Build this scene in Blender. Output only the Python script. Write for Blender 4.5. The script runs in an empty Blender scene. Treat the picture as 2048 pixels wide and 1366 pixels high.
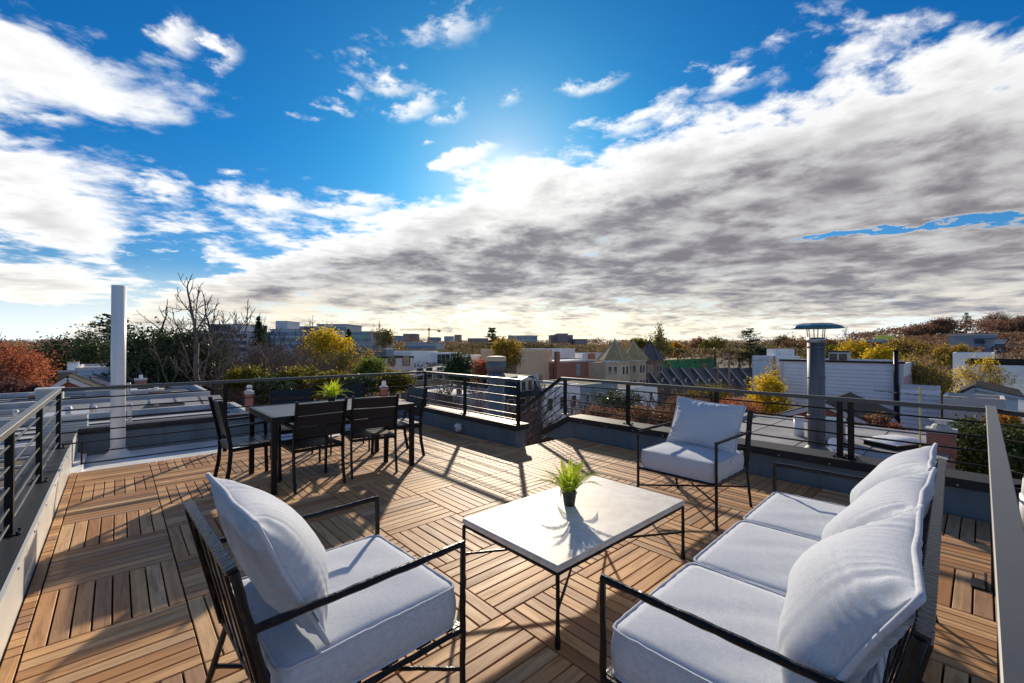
import bpy, bmesh, math, random
import numpy as np
from mathutils import Vector, Matrix

SC = bpy.context.scene
COL = SC.collection
R = math.radians
# ------------------------------------------------------------------ camera
# world axes: X and Y run along the deck boards, Z = 0 is the top of the deck
HEAD = R(47.5)                       # heading of the view, measured from +X
EYE = 1.46
cam_d = bpy.data.cameras.new('camera')
cam_d.sensor_width = 36.0
cam_d.lens = 15.152
cam_d.clip_start = 0.05
cam_d.clip_end = 6000
cam = bpy.data.objects.new('camera', cam_d)
COL.objects.link(cam)
cam.location = (0, 0, EYE)
cam.rotation_euler = (R(90.46), 0, HEAD - R(90))
SC.camera = cam
FWD = (math.cos(HEAD), math.sin(HEAD))
RGT = (math.sin(HEAD), -math.cos(HEAD))

# ------------------------------------------------------------------ sun and sky
SUN_EL, SUN_AZ = R(21.0), R(48.5)    # azimuth from +X, anticlockwise
sd = bpy.data.lights.new('sun', 'SUN')
sd.energy = 2.9
sd.angle = R(1.1)
sd.color = (1.0, 0.86, 0.67)
sun = bpy.data.objects.new('sun', sd)
COL.objects.link(sun)
SUNV = Vector((math.cos(SUN_EL) * math.cos(SUN_AZ), math.cos(SUN_EL) * math.sin(SUN_AZ), math.sin(SUN_EL)))
sun.rotation_euler = SUNV.to_track_quat('Z', 'Y').to_euler()

W = bpy.data.worlds.new('World')
SC.world = W
W.use_nodes = True
WT = W.node_tree
WT.nodes.clear()


class S:
    """a node socket with arithmetic"""
    def __init__(s, t, k): s.t, s.k = t, k
    def m(s, op, *o, clamp=False):
        n = s.t.nodes.new('ShaderNodeMath'); n.operation = op; n.use_clamp = clamp
        for i, v in enumerate((s,) + o):
            if isinstance(v, S): s.t.links.new(v.k, n.inputs[i])
            else: n.inputs[i].default_value = v
        return S(s.t, n.outputs[0])
    def __add__(s, o): return s.m('ADD', o)
    def __sub__(s, o): return s.m('SUBTRACT', o)
    def __mul__(s, o): return s.m('MULTIPLY', o)
    def __truediv__(s, o): return s.m('DIVIDE', o)
    def __rsub__(s, o): return s.m('MULTIPLY', -1.0).m('ADD', o)
    __radd__ = __add__; __rmul__ = __mul__
    def max(s, o): return s.m('MAXIMUM', o)
    def min(s, o): return s.m('MINIMUM', o)
    def pow(s, o): return s.m('POWER', o)
    def neg(s): return s.m('MULTIPLY', -1.0)
    def ss(s, a, b):                 # smoothstep
        n = s.t.nodes.new('ShaderNodeMapRange'); n.interpolation_type = 'SMOOTHSTEP'
        s.t.links.new(s.k, n.inputs[0]); n.inputs[1].default_value = a; n.inputs[2].default_value = b
        return S(s.t, n.outputs[0])


def vec(t, x, y, z):
    n = t.nodes.new('ShaderNodeCombineXYZ')
    for i, v in enumerate((x, y, z)):
        if isinstance(v, S): t.links.new(v.k, n.inputs[i])
        else: n.inputs[i].default_value = v
    return S(t, n.outputs[0])


def noise(t, v, scale, detail=6, rough=0.55, dist=0.0, lac=2.0, color=False):
    n = t.nodes.new('ShaderNodeTexNoise')
    if v is not None: t.links.new(v.k, n.inputs['Vector'])
    n.inputs['Scale'].default_value = scale; n.inputs['Detail'].default_value = detail
    n.inputs['Roughness'].default_value = rough; n.inputs['Distortion'].default_value = dist
    n.inputs['Lacunarity'].default_value = lac
    return S(t, n.outputs['Color' if color else 'Fac'])


def mixc(t, f, a, b, mode='MIX'):
    n = t.nodes.new('ShaderNodeMix'); n.data_type = 'RGBA'; n.blend_type = mode
    for i, v in ((0, f), (6, a), (7, b)):
        if isinstance(v, S): t.links.new(v.k, n.inputs[i])
        elif isinstance(v, (int, float)): n.inputs[i].default_value = v
        else: n.inputs[i].default_value = tuple(v) + (1.0,) * (4 - len(v))
    return S(t, n.outputs[2])


def build_sky(t):
    tc = t.nodes.new('ShaderNodeTexCoord')
    sep = t.nodes.new('ShaderNodeSeparateXYZ')
    t.links.new(tc.outputs['Generated'], sep.inputs[0])
    x, y, z = (S(t, sep.outputs[i]) for i in range(3))
    sky = t.nodes.new('ShaderNodeTexSky'); sky.sky_type = 'NISHITA'
    sky.sun_disc = False
    sky.sun_elevation = SUN_EL
    sky.sun_rotation = R(90) - SUN_AZ
    sky.air_density = 1.0; sky.dust_density = 0.4; sky.ozone_density = 3.0
    hs = t.nodes.new('ShaderNodeHueSaturation')
    hs.inputs['Saturation'].default_value = 1.25; hs.inputs['Hue'].default_value = 0.505
    hs.inputs['Value'].default_value = SKY_V
    t.links.new(sky.outputs[0], hs.inputs['Color'])
    dotn = t.nodes.new('ShaderNodeVectorMath'); dotn.operation = 'DOT_PRODUCT'
    t.links.new(tc.outputs['Generated'], dotn.inputs[0]); dotn.inputs[1].default_value = tuple(SUNV)
    cs = S(t, dotn.outputs['Value']).max(0.0)
    tint = mixc(t, z.ss(0.0, 0.42), (0.60, 0.84, 1.05), (0.13, 0.93, 1.26))
    tint = mixc(t, cs.pow(70.0) * 0.85, tint, (0.75, 0.90, 1.0))
    blue = mixc(t, 1.0, S(t, hs.outputs[0]), tint, 'MULTIPLY')
    # a flat layer of cloud overhead: (a, b) are its plan coordinates, b away from the deck
    f = x * FWD[0] + y * FWD[1]
    l = x * RGT[0] + y * RGT[1]
    u = z.max(0.0) + 0.04
    a, b = l / u, f / u
    un = z.max(0.0) + 0.11                 # the layer curves down with the earth: finer detail must not pile up low
    an, bn = l / un, f / un
    p = vec(t, an, bn, 0.0)
    warp = noise(t, p, 1.1, 3, 0.5, color=True)
    vs = t.nodes.new('ShaderNodeVectorMath'); vs.operation = 'MULTIPLY_ADD'
    t.links.new(warp.k, vs.inputs[0]); vs.inputs[1].default_value = (0.30, 0.30, 0.3); t.links.new(p.k, vs.inputs[2])
    pw = S(t, vs.outputs[0])
    n1 = noise(t, pw, 2.5, 9, 0.60)
    n2 = noise(t, pw, 8.0, 6, 0.58)
    nz = n1 * 0.70 + n2 * 0.30 - 0.5
    a0, b0 = a, b
    a = a + (n1 - 0.5) * 0.45
    b = b + (n2 - 0.5) * 0.35
    # the long bank whose front edge crosses the sky
    s = (b + a * 0.75 - 2.17) * 0.8
    t_ = (a - b * 0.75) * 0.8                  # along the bank
    field = s.ss(-0.68, 0.66) * 2.0 - 1.0
    field = field.min(0.98)

    def blob(ca, cb, ra, rb, ang, hgt=1.0):
        c, sn = math.cos(R(ang)), math.sin(R(ang))
        da, db = a - ca, b - cb
        p1 = (da * c + db * sn) / ra
        p2 = (db * c - da * sn) / rb
        d = (p1 * p1 + p2 * p2).m('SQRT')
        return (d * -1.0 + 1.0) * hgt
    for bl in BLOBS: field = field.max(blob(*bl))
    for bl in HOLES: field = field - (blob(*bl).max(0.0) * 2.6).min(1.5) * n2.ss(0.36, 0.60)
    # unseen broken cloud carried on overhead and behind, added for fill light
    back = b.ss(0.6, -0.4)
    field = field.max(back * 0.99 - 1.0)
    a, b = a0, b0
    far = b.ss(4.6, 9.0)
    field = field.min(0.95 - far * 0.66)
    dens = (field * 0.62 + nz * 2.2).ss(-0.02, 0.34)
    # thickness decides how grey the underside looks from here
    s2, t2 = (bn + an * 0.75) * 0.8, (an - bn * 0.75) * 0.8
    streak = noise(t, vec(t, s2 * 1.0, t2 * 0.5, 3.0), 1.15, 4, 0.5, 0.3)
    pt = vec(t, an * 0.85, bn, 7.0)
    soft = noise(t, pt, 3.0, 7, 0.52, 0.2)
    core = s.ss(0.0, 1.05)
    thick = (core * 0.60 + (streak - 0.5) * 1.9 * core + (soft - 0.5) * 1.7 * core + nz * 0.5).ss(0.10, 0.90)
    thick = thick.max((field * 0.6 + nz * 1.9).ss(0.05, 1.15) * 0.55)
    glow = cs.pow(1100.0)
    halo = cs.pow(14.0)
    side = cs.pow(3.0)
    rim = (field * 0.62 + nz * 2.2).ss(0.08, 0.72)
    thick = (thick * (rim * 0.72 + 0.28) - glow * 0.8).max(0.0)
    low = z.ss(0.16, 0.0)
    warm = low * (side * 0.85 + 0.15)
    wh0 = mixc(t, core * 0.9, (0.56, 0.56, 0.555), (0.36, 0.352, 0.347))
    wh0 = mixc(t, halo * 0.6, wh0, (0.62, 0.61, 0.58))
    white = mixc(t, warm, wh0, (0.74, 0.62, 0.42))
    grey = mixc(t, low, (0.116, 0.104, 0.114), (0.125, 0.140, 0.180))
    cloud = mixc(t, thick, white, grey)
    haze = mixc(t, low * 0.9, blue, mixc(t, side, (4.6, 5.6, 6.8), (7.4, 6.4, 4.5)))
    sc_ = t.nodes.new('ShaderNodeVectorMath'); sc_.operation = 'SCALE'
    t.links.new(cloud.k, sc_.inputs[0]); sc_.inputs['Scale'].default_value = 10.0
    out = mixc(t, dens * 0.97, haze, S(t, sc_.outputs[0]))
    g1 = mixc(t, 1.0, out, mixc(t, glow, (0, 0, 0), (3.6, 3.3, 2.7)), 'ADD')
    g2 = mixc(t, 1.0, g1, mixc(t, halo, (0, 0, 0), (0.10, 0.13, 0.15)), 'ADD')
    below = z.ss(-0.004, -0.03)
    fin = mixc(t, below, g2, (1.6, 1.4, 1.2))
    bg = t.nodes.new('ShaderNodeBackground'); bg.inputs['Strength'].default_value = 0.1
    t.links.new(fin.k, bg.inputs['Color'])
    o = t.nodes.new('ShaderNodeOutputWorld')
    t.links.new(bg.outputs[0], o.inputs['Surface'])


def skyxy(px, py):                   # a point of the photograph's sky -> plan coordinates of the cloud layer
    u = (690 - py) / 862 + 0.04 * math.hypot(1, math.hypot((px - 1024) / 862, (690 - py) / 862))
    return (px - 1024) / 862 / u, 1 / u


SKY_V = 0.43
BLOBS = [(-1.85, 1.30, 0.80, 0.36, 18, 1.1), (-3.0, 2.7, 1.75, 0.55, 133, 1.1), (-5.6, 5.0, 2.6, 1.1, 140, 1.2)]
for px, py, r, ang in ((885, 50, .13, 10), (775, 160, .10, 60), (822, 212, .13, 10), (350, 80, .085, 20), (450, 108, .065, 0),
                       (678, 222, .12, 15), (995, 205, .085, 0), (1195, 172, .07, 0), (692, 186, .07, 0), (892, 230, .09, 0),
                       (880, 338, .08, 20), (945, 310, .09, 0), (460, 395, .3, 10), (320, 395, .28, 10), (400, 490, .9, 0),
                       (545, 410, .22, 10), (715, 415, .2, 0), (1250, 255, .14, 0), (1470, 165, .12, 0), (1650, 120, .2, 0),
                       (100, 230, .12, 10), (30, 210, .12, 10), (845, 285, .05, 0)):
    ca, cb = skyxy(px, py)
    BLOBS.append((ca, cb, r * 1.5, r * 0.8, ang - 37, 0.42))
HOLES = [(3.1, 2.88, 1.1, 0.26, -34), (2.6, 3.2, 0.6, 0.16, -30), (-3.3, 4.1, 1.3, 0.35, 130)]
build_sky(WT)
W.cycles.sampling_method = 'MANUAL'
W.cycles.sample_map_resolution = 512

SC.view_settings.view_transform = 'Standard'
SC.view_settings.look = 'None'
SC.view_settings.exposure = 0.98
SC.view_settings.gamma = 1.0
SC.view_settings.use_curve_mapping = False
SC.cycles.max_bounces = 5
SC.cycles.transparent_max_bounces = 6

# ------------------------------------------------------------------ helpers
rng = random.Random(7)


def at(px, d):                       # ground position seen in column px (2048 px wide) at depth d along the view
    l = (px - 1024) / 862 * d
    return FWD[0] * d + RGT[0] * l, FWD[1] * d + RGT[1] * l


def zat(py, d): return EYE - (py - 690) / 862 * d


class MB:
    """collects simple shapes into one mesh"""
    def __init__(s): s.v, s.f, s.mi, s.cur = [], [], [], 0
    def _add(s, vs, fs):
        n = len(s.v); s.v += [tuple(p) for p in vs]
        s.f += [tuple(i + n for i in f) for f in fs]; s.mi += [s.cur] * len(fs)
    def box(s, x0, x1, y0, y1, z0, z1, c=0.0):
        if c <= 0:
            s._add([(x, y, z) for z in (z0, z1) for y in (y0, y1) for x in (x0, x1)],
                   [(0, 2, 3, 1), (4, 5, 7, 6), (0, 1, 5, 4), (1, 3, 7, 5), (3, 2, 6, 7), (2, 0, 4, 6)])
        else:                        # top edges chamfered by c
            v = [(x0, y0, z0), (x1, y0, z0), (x1, y1, z0), (x0, y1, z0), (x0, y0, z1 - c), (x1, y0, z1 - c), (x1, y1, z1 - c), (x0, y1, z1 - c),
                 (x0 + c, y0 + c, z1), (x1 - c, y0 + c, z1), (x1 - c, y1 - c, z1), (x0 + c, y1 - c, z1)]
            f = [(3, 2, 1, 0), (8, 9, 10, 11)]
            for i in range(4):
                j = (i + 1) % 4
                f += [(i, j, 4 + j, 4 + i), (4 + i, 4 + j, 8 + j, 8 + i)]
            s._add(v, f)
        return s
    def beam(s, p, q, w, h, up=(0, 0, 1)):      # bar from p to q, w wide, h high
        p, q = Vector(p), Vector(q); d = (q - p).normalized(); up = Vector(up)
        if abs(d.dot(up)) > 0.98: up = Vector((0, 1, 0))
        x = d.cross(up).normalized(); y = x.cross(d).normalized()
        vs = [a + x * sx * w / 2 + y * sy * h / 2 for a in (p, q) for sx, sy in ((-1, -1), (1, -1), (1, 1), (-1, 1))]
        s._add(vs, [(3, 2, 1, 0), (4, 5, 6, 7), (0, 1, 5, 4), (1, 2, 6, 5), (2, 3, 7, 6), (3, 0, 4, 7)])
        return s
    def tube(s, pts, r, n=8, caps=True):
        pts = [Vector(p) for p in pts]; k = len(pts)
        rs = r if isinstance(r, (list, tuple)) else [r] * k
        vs, fs = [], []; ref = None
        for i, p in enumerate(pts):
            d = (pts[min(i + 1, k - 1)] - pts[max(i - 1, 0)]).normalized()
            if ref is None:
                ref = Vector((0, 0, 1)) if abs(d.z) < 0.9 else Vector((1, 0, 0))
            x = (ref - d * ref.dot(d)).normalized(); ref = x; y = d.cross(x)
            for j in range(n):
                a = 2 * math.pi * (j + 0.5) / n
                vs.append(p + (x * math.cos(a) + y * math.sin(a)) * rs[i])
        for i in range(k - 1):
            for j in range(n):
                j2 = (j + 1) % n
                fs.append((i * n + j, i * n + j2, (i + 1) * n + j2, (i + 1) * n + j))
        if caps: fs += [tuple(range(n))[::-1], tuple((k - 1) * n + j for j in range(n))]
        s._add(vs, fs); return s
    def cyl(s, x, y, z0, z1, r0, r1=None, n=20):
        return s.tube([(x, y, z0), (x, y, z1)], [r0, r0 if r1 is None else r1], n)
    def lathe(s, x, y, prof, n=24):              # prof: (r, z) pairs
        vs = [(x + r * math.cos(2 * math.pi * j / n), y + r * math.sin(2 * math.pi * j / n), z) for r, z in prof for j in range(n)]
        fs = []
        for i in range(len(prof) - 1):
            for j in range(n):
                j2 = (j + 1) % n
                fs.append((i * n + j, i * n + j2, (i + 1) * n + j2, (i + 1) * n + j))
        s._add(vs, fs); return s
    def poly(s, pts, z0, z1):                    # vertical prism on a plan polygon (anticlockwise)
        n = len(pts); vs = [(x, y, z0) for x, y in pts] + [(x, y, z1) for x, y in pts]
        s._add(vs, [tuple(range(n))[::-1], tuple(range(n, 2 * n))] + [(i, (i + 1) % n, n + (i + 1) % n, n + i) for i in range(n)])
        return s
    def quad(s, *p): s._add(p, [tuple(range(len(p)))]); return s
    def mesh(s, name, mats, smooth=False):
        me = bpy.data.meshes.new(name); me.from_pydata(s.v, [], s.f)
        for m in (mats if isinstance(mats, (list, tuple)) else [mats]): me.materials.append(m)
        if any(s.mi): me.polygons.foreach_set('material_index', s.mi)
        if smooth: me.polygons.foreach_set('use_smooth', [True] * len(s.f))
        me.update(); return me
    def build(s, name, mats, parent=None, smooth=False, **kw):
        return link(name, s.mesh(name, mats, smooth), parent, **kw)


def link(name, me, parent=None, loc=None, rz=None, **props):
    o = bpy.data.objects.new(name, me); COL.objects.link(o)
    if parent is not None: o.parent = parent
    if loc is not None: o.location = loc
    if rz is not None: o.rotation_euler = (0, 0, rz)
    for k, v in props.items(): o[k] = v
    return o


def tag(o, label=None, cat=None, group=None, kind=None):
    for k, v in (('label', label), ('category', cat), ('group', group), ('kind', kind)):
        if v: o[k] = v
    return o


def thing(name, label, cat, loc=(0, 0, 0), rz=0.0, group=None):
    o = bpy.data.objects.new(name, None); COL.objects.link(o)
    o.empty_display_size = 0.2
    o.location = loc; o.rotation_euler = (0, 0, rz)
    return tag(o, label, cat, group)


def dup(root, loc, rz, label=None, group=None, scale=None):
    def cp(o, par):
        c = o.copy(); COL.objects.link(c)
        if par is not None: c.parent = par
        for ch in KIDS.get(o.name, ()): cp(ch, c)
        return c
    kids_of(root)
    r = cp(root, None)
    r.location = loc; r.rotation_euler = (0, 0, rz)
    if scale: r.scale = scale
    if label: r['label'] = label
    if group: r['group'] = group
    return r


KIDS = {}


def kids_of(o):
    ch = list(o.children)
    KIDS[o.name] = ch
    for c in ch: kids_of(c)


# ------------------------------------------------------------------ materials
def new_mat(name):
    m = bpy.data.materials.new(name); m.use_nodes = True
    t = m.node_tree; b = t.nodes['Principled BSDF']
    return m, t, b


def setin(t, sock, v):
    if isinstance(v, S): t.links.new(v.k, sock)
    elif isinstance(v, (int, float)): sock.default_value = v
    else: sock.default_value = tuple(v) + (1.0,) * (4 - len(v))


def coords(t, kind='Object'):
    return S(t, t.nodes.new('ShaderNodeTexCoord').outputs[kind])


def geo(t, out): return S(t, t.nodes.new('ShaderNodeNewGeometry').outputs[out])


def scaled(t, v, s, off=None):
    n = t.nodes.new('ShaderNodeVectorMath'); n.operation = 'MULTIPLY_ADD'
    t.links.new(v.k, n.inputs[0]); n.inputs[1].default_value = s
    if isinstance(off, S): t.links.new(off.k, n.inputs[2])
    elif off: n.inputs[2].default_value = off
    return S(t, n.outputs[0])


def bump(t, b, h, strength, dist=0.01):
    n = t.nodes.new('ShaderNodeBump'); n.inputs['Strength'].default_value = strength
    n.inputs['Distance'].default_value = dist
    t.links.new(h.k, n.inputs['Height']); t.links.new(n.outputs[0], b.inputs['Normal'])


def simple(name, col, rough=0.6, metal=0.0, var=0.18, scale=3.0, bmp=0.0, bscale=40, spec=0.5, world=True, stretch=(1, 1, 1)):
    """plain paint, stone or metal with dirt and unevenness of its own"""
    m, t, b = new_mat(name)
    v = geo(t, 'Position') if world else coords(t)
    v = scaled(t, v, stretch)
    n = noise(t, v, scale, 6, 0.6)
    f = n.ss(0.3, 0.72)
    c2 = tuple(max(0.0, c * (1 - var)) for c in col); c1 = tuple(min(1.0, c * (1 + var * 0.5)) for c in col)
    setin(t, b.inputs['Base Color'], mixc(t, f, c2, c1))
    setin(t, b.inputs['Roughness'], (n - 0.5) * 0.25 + rough)
    b.inputs['Metallic'].default_value = metal
    b.inputs['Specular IOR Level'].default_value = spec
    if bmp: bump(t, b, noise(t, v, bscale, 4, 0.6), bmp)
    return m


M = {}


def mats_base():
    # hardwood slats: grain along each slat's own X, colour differs from slat to slat
    m, t, b = new_mat('hardwood'); M['wood'] = m
    oi = t.nodes.new('ShaderNodeObjectInfo'); rnd = S(t, oi.outputs['Random'])
    v = coords(t)
    off = vec(t, rnd * 37.0, rnd * 91.0, rnd * 13.0)
    g1 = noise(t, scaled(t, v, (2.2, 26, 26), off), 1.0, 6, 0.62, 0.6)
    g2 = noise(t, scaled(t, v, (9, 160, 160), off), 1.0, 4, 0.6)
    blot = noise(t, scaled(t, geo(t, 'Position'), (1, 1, 1)), 1.1, 4, 0.6)
    r2 = (rnd * 7.31).m('FRACT')
    base = mixc(t, rnd, (0.39, 0.185, 0.072), (0.68, 0.405, 0.19))
    base = mixc(t, r2.ss(0.6, 1.0) * 0.8, base, (0.33, 0.20, 0.125))
    base = mixc(t, (rnd * 17.3).m('FRACT').ss(0.75, 1.0) * 0.7, base, (0.70, 0.49, 0.27))
    base = mixc(t, g1.ss(0.42, 0.72) * 0.62, base, (0.20, 0.098, 0.044))
    base = mixc(t, g2.ss(0.5, 0.75) * 0.5, base, (0.17, 0.09, 0.05))
    base = mixc(t, blot.ss(0.5, 0.8) * 0.25, base, (0.36, 0.27, 0.20))
    setin(t, b.inputs['Base Color'], base)
    setin(t, b.inputs['Roughness'], (g1 - 0.5) * 0.3 + 0.60)
    b.inputs['Specular IOR Level'].default_value = 0.22
    bump(t, b, g2 * 0.5 + g1, 0.25, 0.002)

    m, t, b = new_mat('slat_edge_wood'); M['wood_far'] = m          # joined slats: random per slat
    rnd = geo(t, 'Random Per Island'); v = geo(t, 'Position')
    g1 = noise(t, scaled(t, v, (5, 5, 5), vec(t, rnd * 37.0, rnd * 91.0, 0.0)), 1.0, 6, 0.62, 0.6)
    base = mixc(t, rnd, (0.39, 0.185, 0.072), (0.68, 0.405, 0.19))
    base = mixc(t, (rnd * 7.31).m('FRACT').ss(0.6, 1.0) * 0.8, base, (0.33, 0.20, 0.125))
    base = mixc(t, g1.ss(0.35, 0.75) * 0.4, base, (0.26, 0.14, 0.07))
    setin(t, b.inputs['Base Color'], base); b.inputs['Roughness'].default_value = 0.6
    b.inputs['Specular IOR Level'].default_value = 0.22

    # heathered outdoor cushion cloth
    m, t, b = new_mat('cushion_cloth'); M['cloth'] = m
    v = coords(t)
    w1 = noise(t, scaled(t, v, (420, 60, 60)), 1.0, 2, 0.5)
    w2 = noise(t, scaled(t, v, (60, 420, 420)), 1.0, 2, 0.5)
    w3 = noise(t, v, 3.0, 4, 0.6)
    f = (w1 + w2) * 0.5
    base = mixc(t, f.ss(0.35, 0.65), (0.435, 0.47, 0.525), (0.56, 0.598, 0.652))
    base = mixc(t, w3.ss(0.35, 0.7) * 0.15, base, (0.50, 0.52, 0.57))
    setin(t, b.inputs['Base Color'], base)
    b.inputs['Roughness'].default_value = 0.92; b.inputs['Specular IOR Level'].default_value = 0.15
    b.inputs['Sheen Weight'].default_value = 0.1
    bump(t, b, f * 0.25 + noise(t, v, 3.0, 2, 0.5) * 0.6, 0.16, 0.004)
    M['piping'] = simple('cushion_piping', (0.54, 0.56, 0.61), 0.9, var=0.12, scale=60, world=False, spec=0.15)

    # forged black iron
    m, t, b = new_mat('forged_iron'); M['iron'] = m
    v = coords(t); n = noise(t, v, 28, 4, 0.55)
    setin(t, b.inputs['Base Color'], mixc(t, n.ss(0.3, 0.8), (0.005, 0.005, 0.006), (0.012, 0.012, 0.013)))
    b.inputs['Roughness'].default_value = 0.36; b.inputs['Specular IOR Level'].default_value = 0.3
    bump(t, b, noise(t, v, 42, 3, 0.5), 0.7, 0.006)
    M['rail'] = simple('black_powder_coat', (0.006, 0.006, 0.0065), 0.36, 0.0, var=0.3, scale=6, bmp=0.06, bscale=400, spec=0.3)
    M['railtop'] = simple('black_powder_coat_sky_sheen', (0.020, 0.020, 0.020), 0.50, 0.0, var=0.3, scale=6, bmp=0.08, bscale=500, spec=1.0)  # same coat as the bars, colour and gloss raised to imitate sky reflection
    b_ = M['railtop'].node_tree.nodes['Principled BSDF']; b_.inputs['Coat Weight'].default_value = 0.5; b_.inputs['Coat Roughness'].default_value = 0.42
    M['chairblack'] = simple('charcoal_chair_paint', (0.007, 0.008, 0.010), 0.42, 0.0, var=0.3, spec=0.25, scale=5, bmp=0.10, bscale=90, stretch=(1, 1, 1))
    m, t, b = new_mat('charcoal_plastic_wood'); M['polywood'] = m
    v = coords(t)
    g = noise(t, scaled(t, v, (4, 60, 60)), 1.0, 5, 0.6)
    setin(t, b.inputs['Base Color'], mixc(t, g, (0.009, 0.011, 0.014), (0.024, 0.028, 0.034)))
    b.inputs['Roughness'].default_value = 0.42
    b.inputs['Specular IOR Level'].default_value = 0.25
    bump(t, b, g, 0.35, 0.003)
    M['cap'] = simple('dark_metal_coping', (0.026, 0.027, 0.029), 0.55, 0.0, var=0.45, spec=0.22, scale=2.5, bmp=0.06, bscale=30)
    M['parapet'] = simple('slate_blue_paint', (0.115, 0.152, 0.182), 0.62, var=0.24, stretch=(3, 3, 0.35), scale=1.4, bmp=0.06, bscale=120)
    M['membrane'] = simple('white_roof_membrane', (0.72, 0.72, 0.71), 0.55, var=0.16, scale=1.8, bmp=0.08, bscale=20)
    M['flash'] = simple('white_flashing', (0.62, 0.60, 0.56), 0.4, var=0.12, scale=1.2)
    M['steel'] = simple('galvanised_steel', (0.52, 0.52, 0.53), 0.35, 0.85, var=0.2, scale=4)
    M['pvc'] = simple('white_pvc', (0.80, 0.81, 0.82), 0.32, var=0.12, stretch=(5, 5, 0.5), scale=2)
    M['dark'] = simple('dark_subfloor', (0.015, 0.013, 0.012), 0.9, var=0.3, scale=5)
    # table top of cast stone with small pits
    m, t, b = new_mat('cast_stone'); M['stone'] = m
    v = coords(t); n = noise(t, v, 9, 6, 0.6); n2 = noise(t, v, 170, 2, 0.5)
    base = mixc(t, n.ss(0.3, 0.75), (0.54, 0.505, 0.445), (0.72, 0.69, 0.63))
    base = mixc(t, n2.ss(0.62, 0.76) * 0.45, base, (0.38, 0.35, 0.31))
    setin(t, b.inputs['Base Color'], base)
    b.inputs['Roughness'].default_value = 0.55; b.inputs['Specular IOR Level'].default_value = 0.35
    bump(t, b, n2, 0.08, 0.002)
    M['pot'] = simple('black_plastic_pot', (0.018, 0.022, 0.020), 0.45, var=0.2, scale=20)
    M['soil'] = simple('potting_soil', (0.03, 0.02, 0.014), 0.95, var=0.5, scale=80)
    M['tape'] = simple('blue_tape', (0.01, 0.08, 0.55), 0.6, var=0.1)
    M['fern'] = leaf_mat('fern_leaf', (0.24, 0.38, 0.02), (0.56, 0.62, 0.04), 0.6)


def leaf_mat(name, c1, c2, trans=0.4, c3=None, scale=0.25, rough=0.6):
    m, t, b = new_mat(name)
    rnd = geo(t, 'Random Per Island')
    oi = t.nodes.new('ShaderNodeObjectInfo'); ro = S(t, oi.outputs['Random'])
    n = noise(t, scaled(t, geo(t, 'Position'), (1, 1, 1)), scale, 3, 0.5)
    col = mixc(t, (rnd * 0.6 + n.ss(0.3, 0.7) * 0.55 + (ro - 0.5) * 0.25), c1, c2)
    if c3: col = mixc(t, (rnd * 5.7).m('FRACT').ss(0.72, 0.86), col, c3)
    setin(t, b.inputs['Base Color'], col)
    b.inputs['Roughness'].default_value = rough
    b.inputs['Specular IOR Level'].default_value = 0.12
    tr = t.nodes.new('ShaderNodeBsdfTranslucent'); t.links.new(col.k, tr.inputs['Color'])
    mx = t.nodes.new('ShaderNodeMixShader'); mx.inputs[0].default_value = trans
    t.links.new(b.outputs[0], mx.inputs[1]); t.links.new(tr.outputs[0], mx.inputs[2])
    t.links.new(mx.outputs[0], t.nodes['Material Output'].inputs['Surface'])
    return m


mats_base()

# ------------------------------------------------------------------ the roof terrace
FLOOR = -0.085
house = MB()
house.box(-0.66, 4.42, -7.0, 8.62, -0.40, FLOOR).box(4.42, 5.78, -7.0, 4.50, -0.40, FLOOR)
house.build('roof_surface', M['membrane'], kind='structure')


def brick_mat(name, c1, c2, mortar, sc=1.0):
    m, t, b = new_mat(name)
    v = coords(t)
    # bricks laid along the wall whatever way it faces
    nrm = t.nodes.new('ShaderNodeSeparateXYZ'); t.links.new(coords(t, 'Normal').k, nrm.inputs[0])
    sp = t.nodes.new('ShaderNodeSeparateXYZ'); t.links.new(v.k, sp.inputs[0])
    ax = S(t, nrm.outputs[0]).m('ABSOLUTE').m('GREATER_THAN', 0.7)
    h = S(t, sp.outputs[1]) * ax + S(t, sp.outputs[0]) * (1.0 - ax)
    bt = t.nodes.new('ShaderNodeTexBrick')
    t.links.new(vec(t, h, S(t, sp.outputs[2]), 0.0).k, bt.inputs['Vector'])
    bt.inputs['Scale'].default_value = 4.5 * sc
    bt.inputs['Color1'].default_value = c1 + (1,); bt.inputs['Color2'].default_value = c2 + (1,)
    bt.inputs['Mortar'].default_value = mortar + (1,); bt.inputs['Mortar Size'].default_value = 0.012
    n = noise(t, v, 1.2, 5, 0.6)
    setin(t, b.inputs['Base Color'], mixc(t, n.ss(0.35, 0.75) * 0.4, S(t, bt.outputs['Color']), tuple(c * 0.6 for c in c1)))
    b.inputs['Roughness'].default_value = 0.85
    return m


M['brick'] = brick_mat('red_brick', (0.40, 0.15, 0.095), (0.31, 0.11, 0.07), (0.34, 0.29, 0.25))
M['tanbrick'] = brick_mat('tan_brick', (0.68, 0.49, 0.34), (0.60, 0.42, 0.28), (0.42, 0.36, 0.30))
M['darkbrick'] = brick_mat('brown_brick', (0.28, 0.175, 0.125), (0.22, 0.135, 0.10), (0.26, 0.22, 0.19))

own = thing('terrace_house', 'house carrying the timber roof terrace, its brick walls below the coping', 'house', (0, 0, 0))
MB().box(-0.64, 4.40, -6.98, 8.60, -12.0, -0.402).box(4.402, 5.76, -6.98, 4.48, -12.0, -0.402).build('wall', M['brick'], own)

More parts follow.
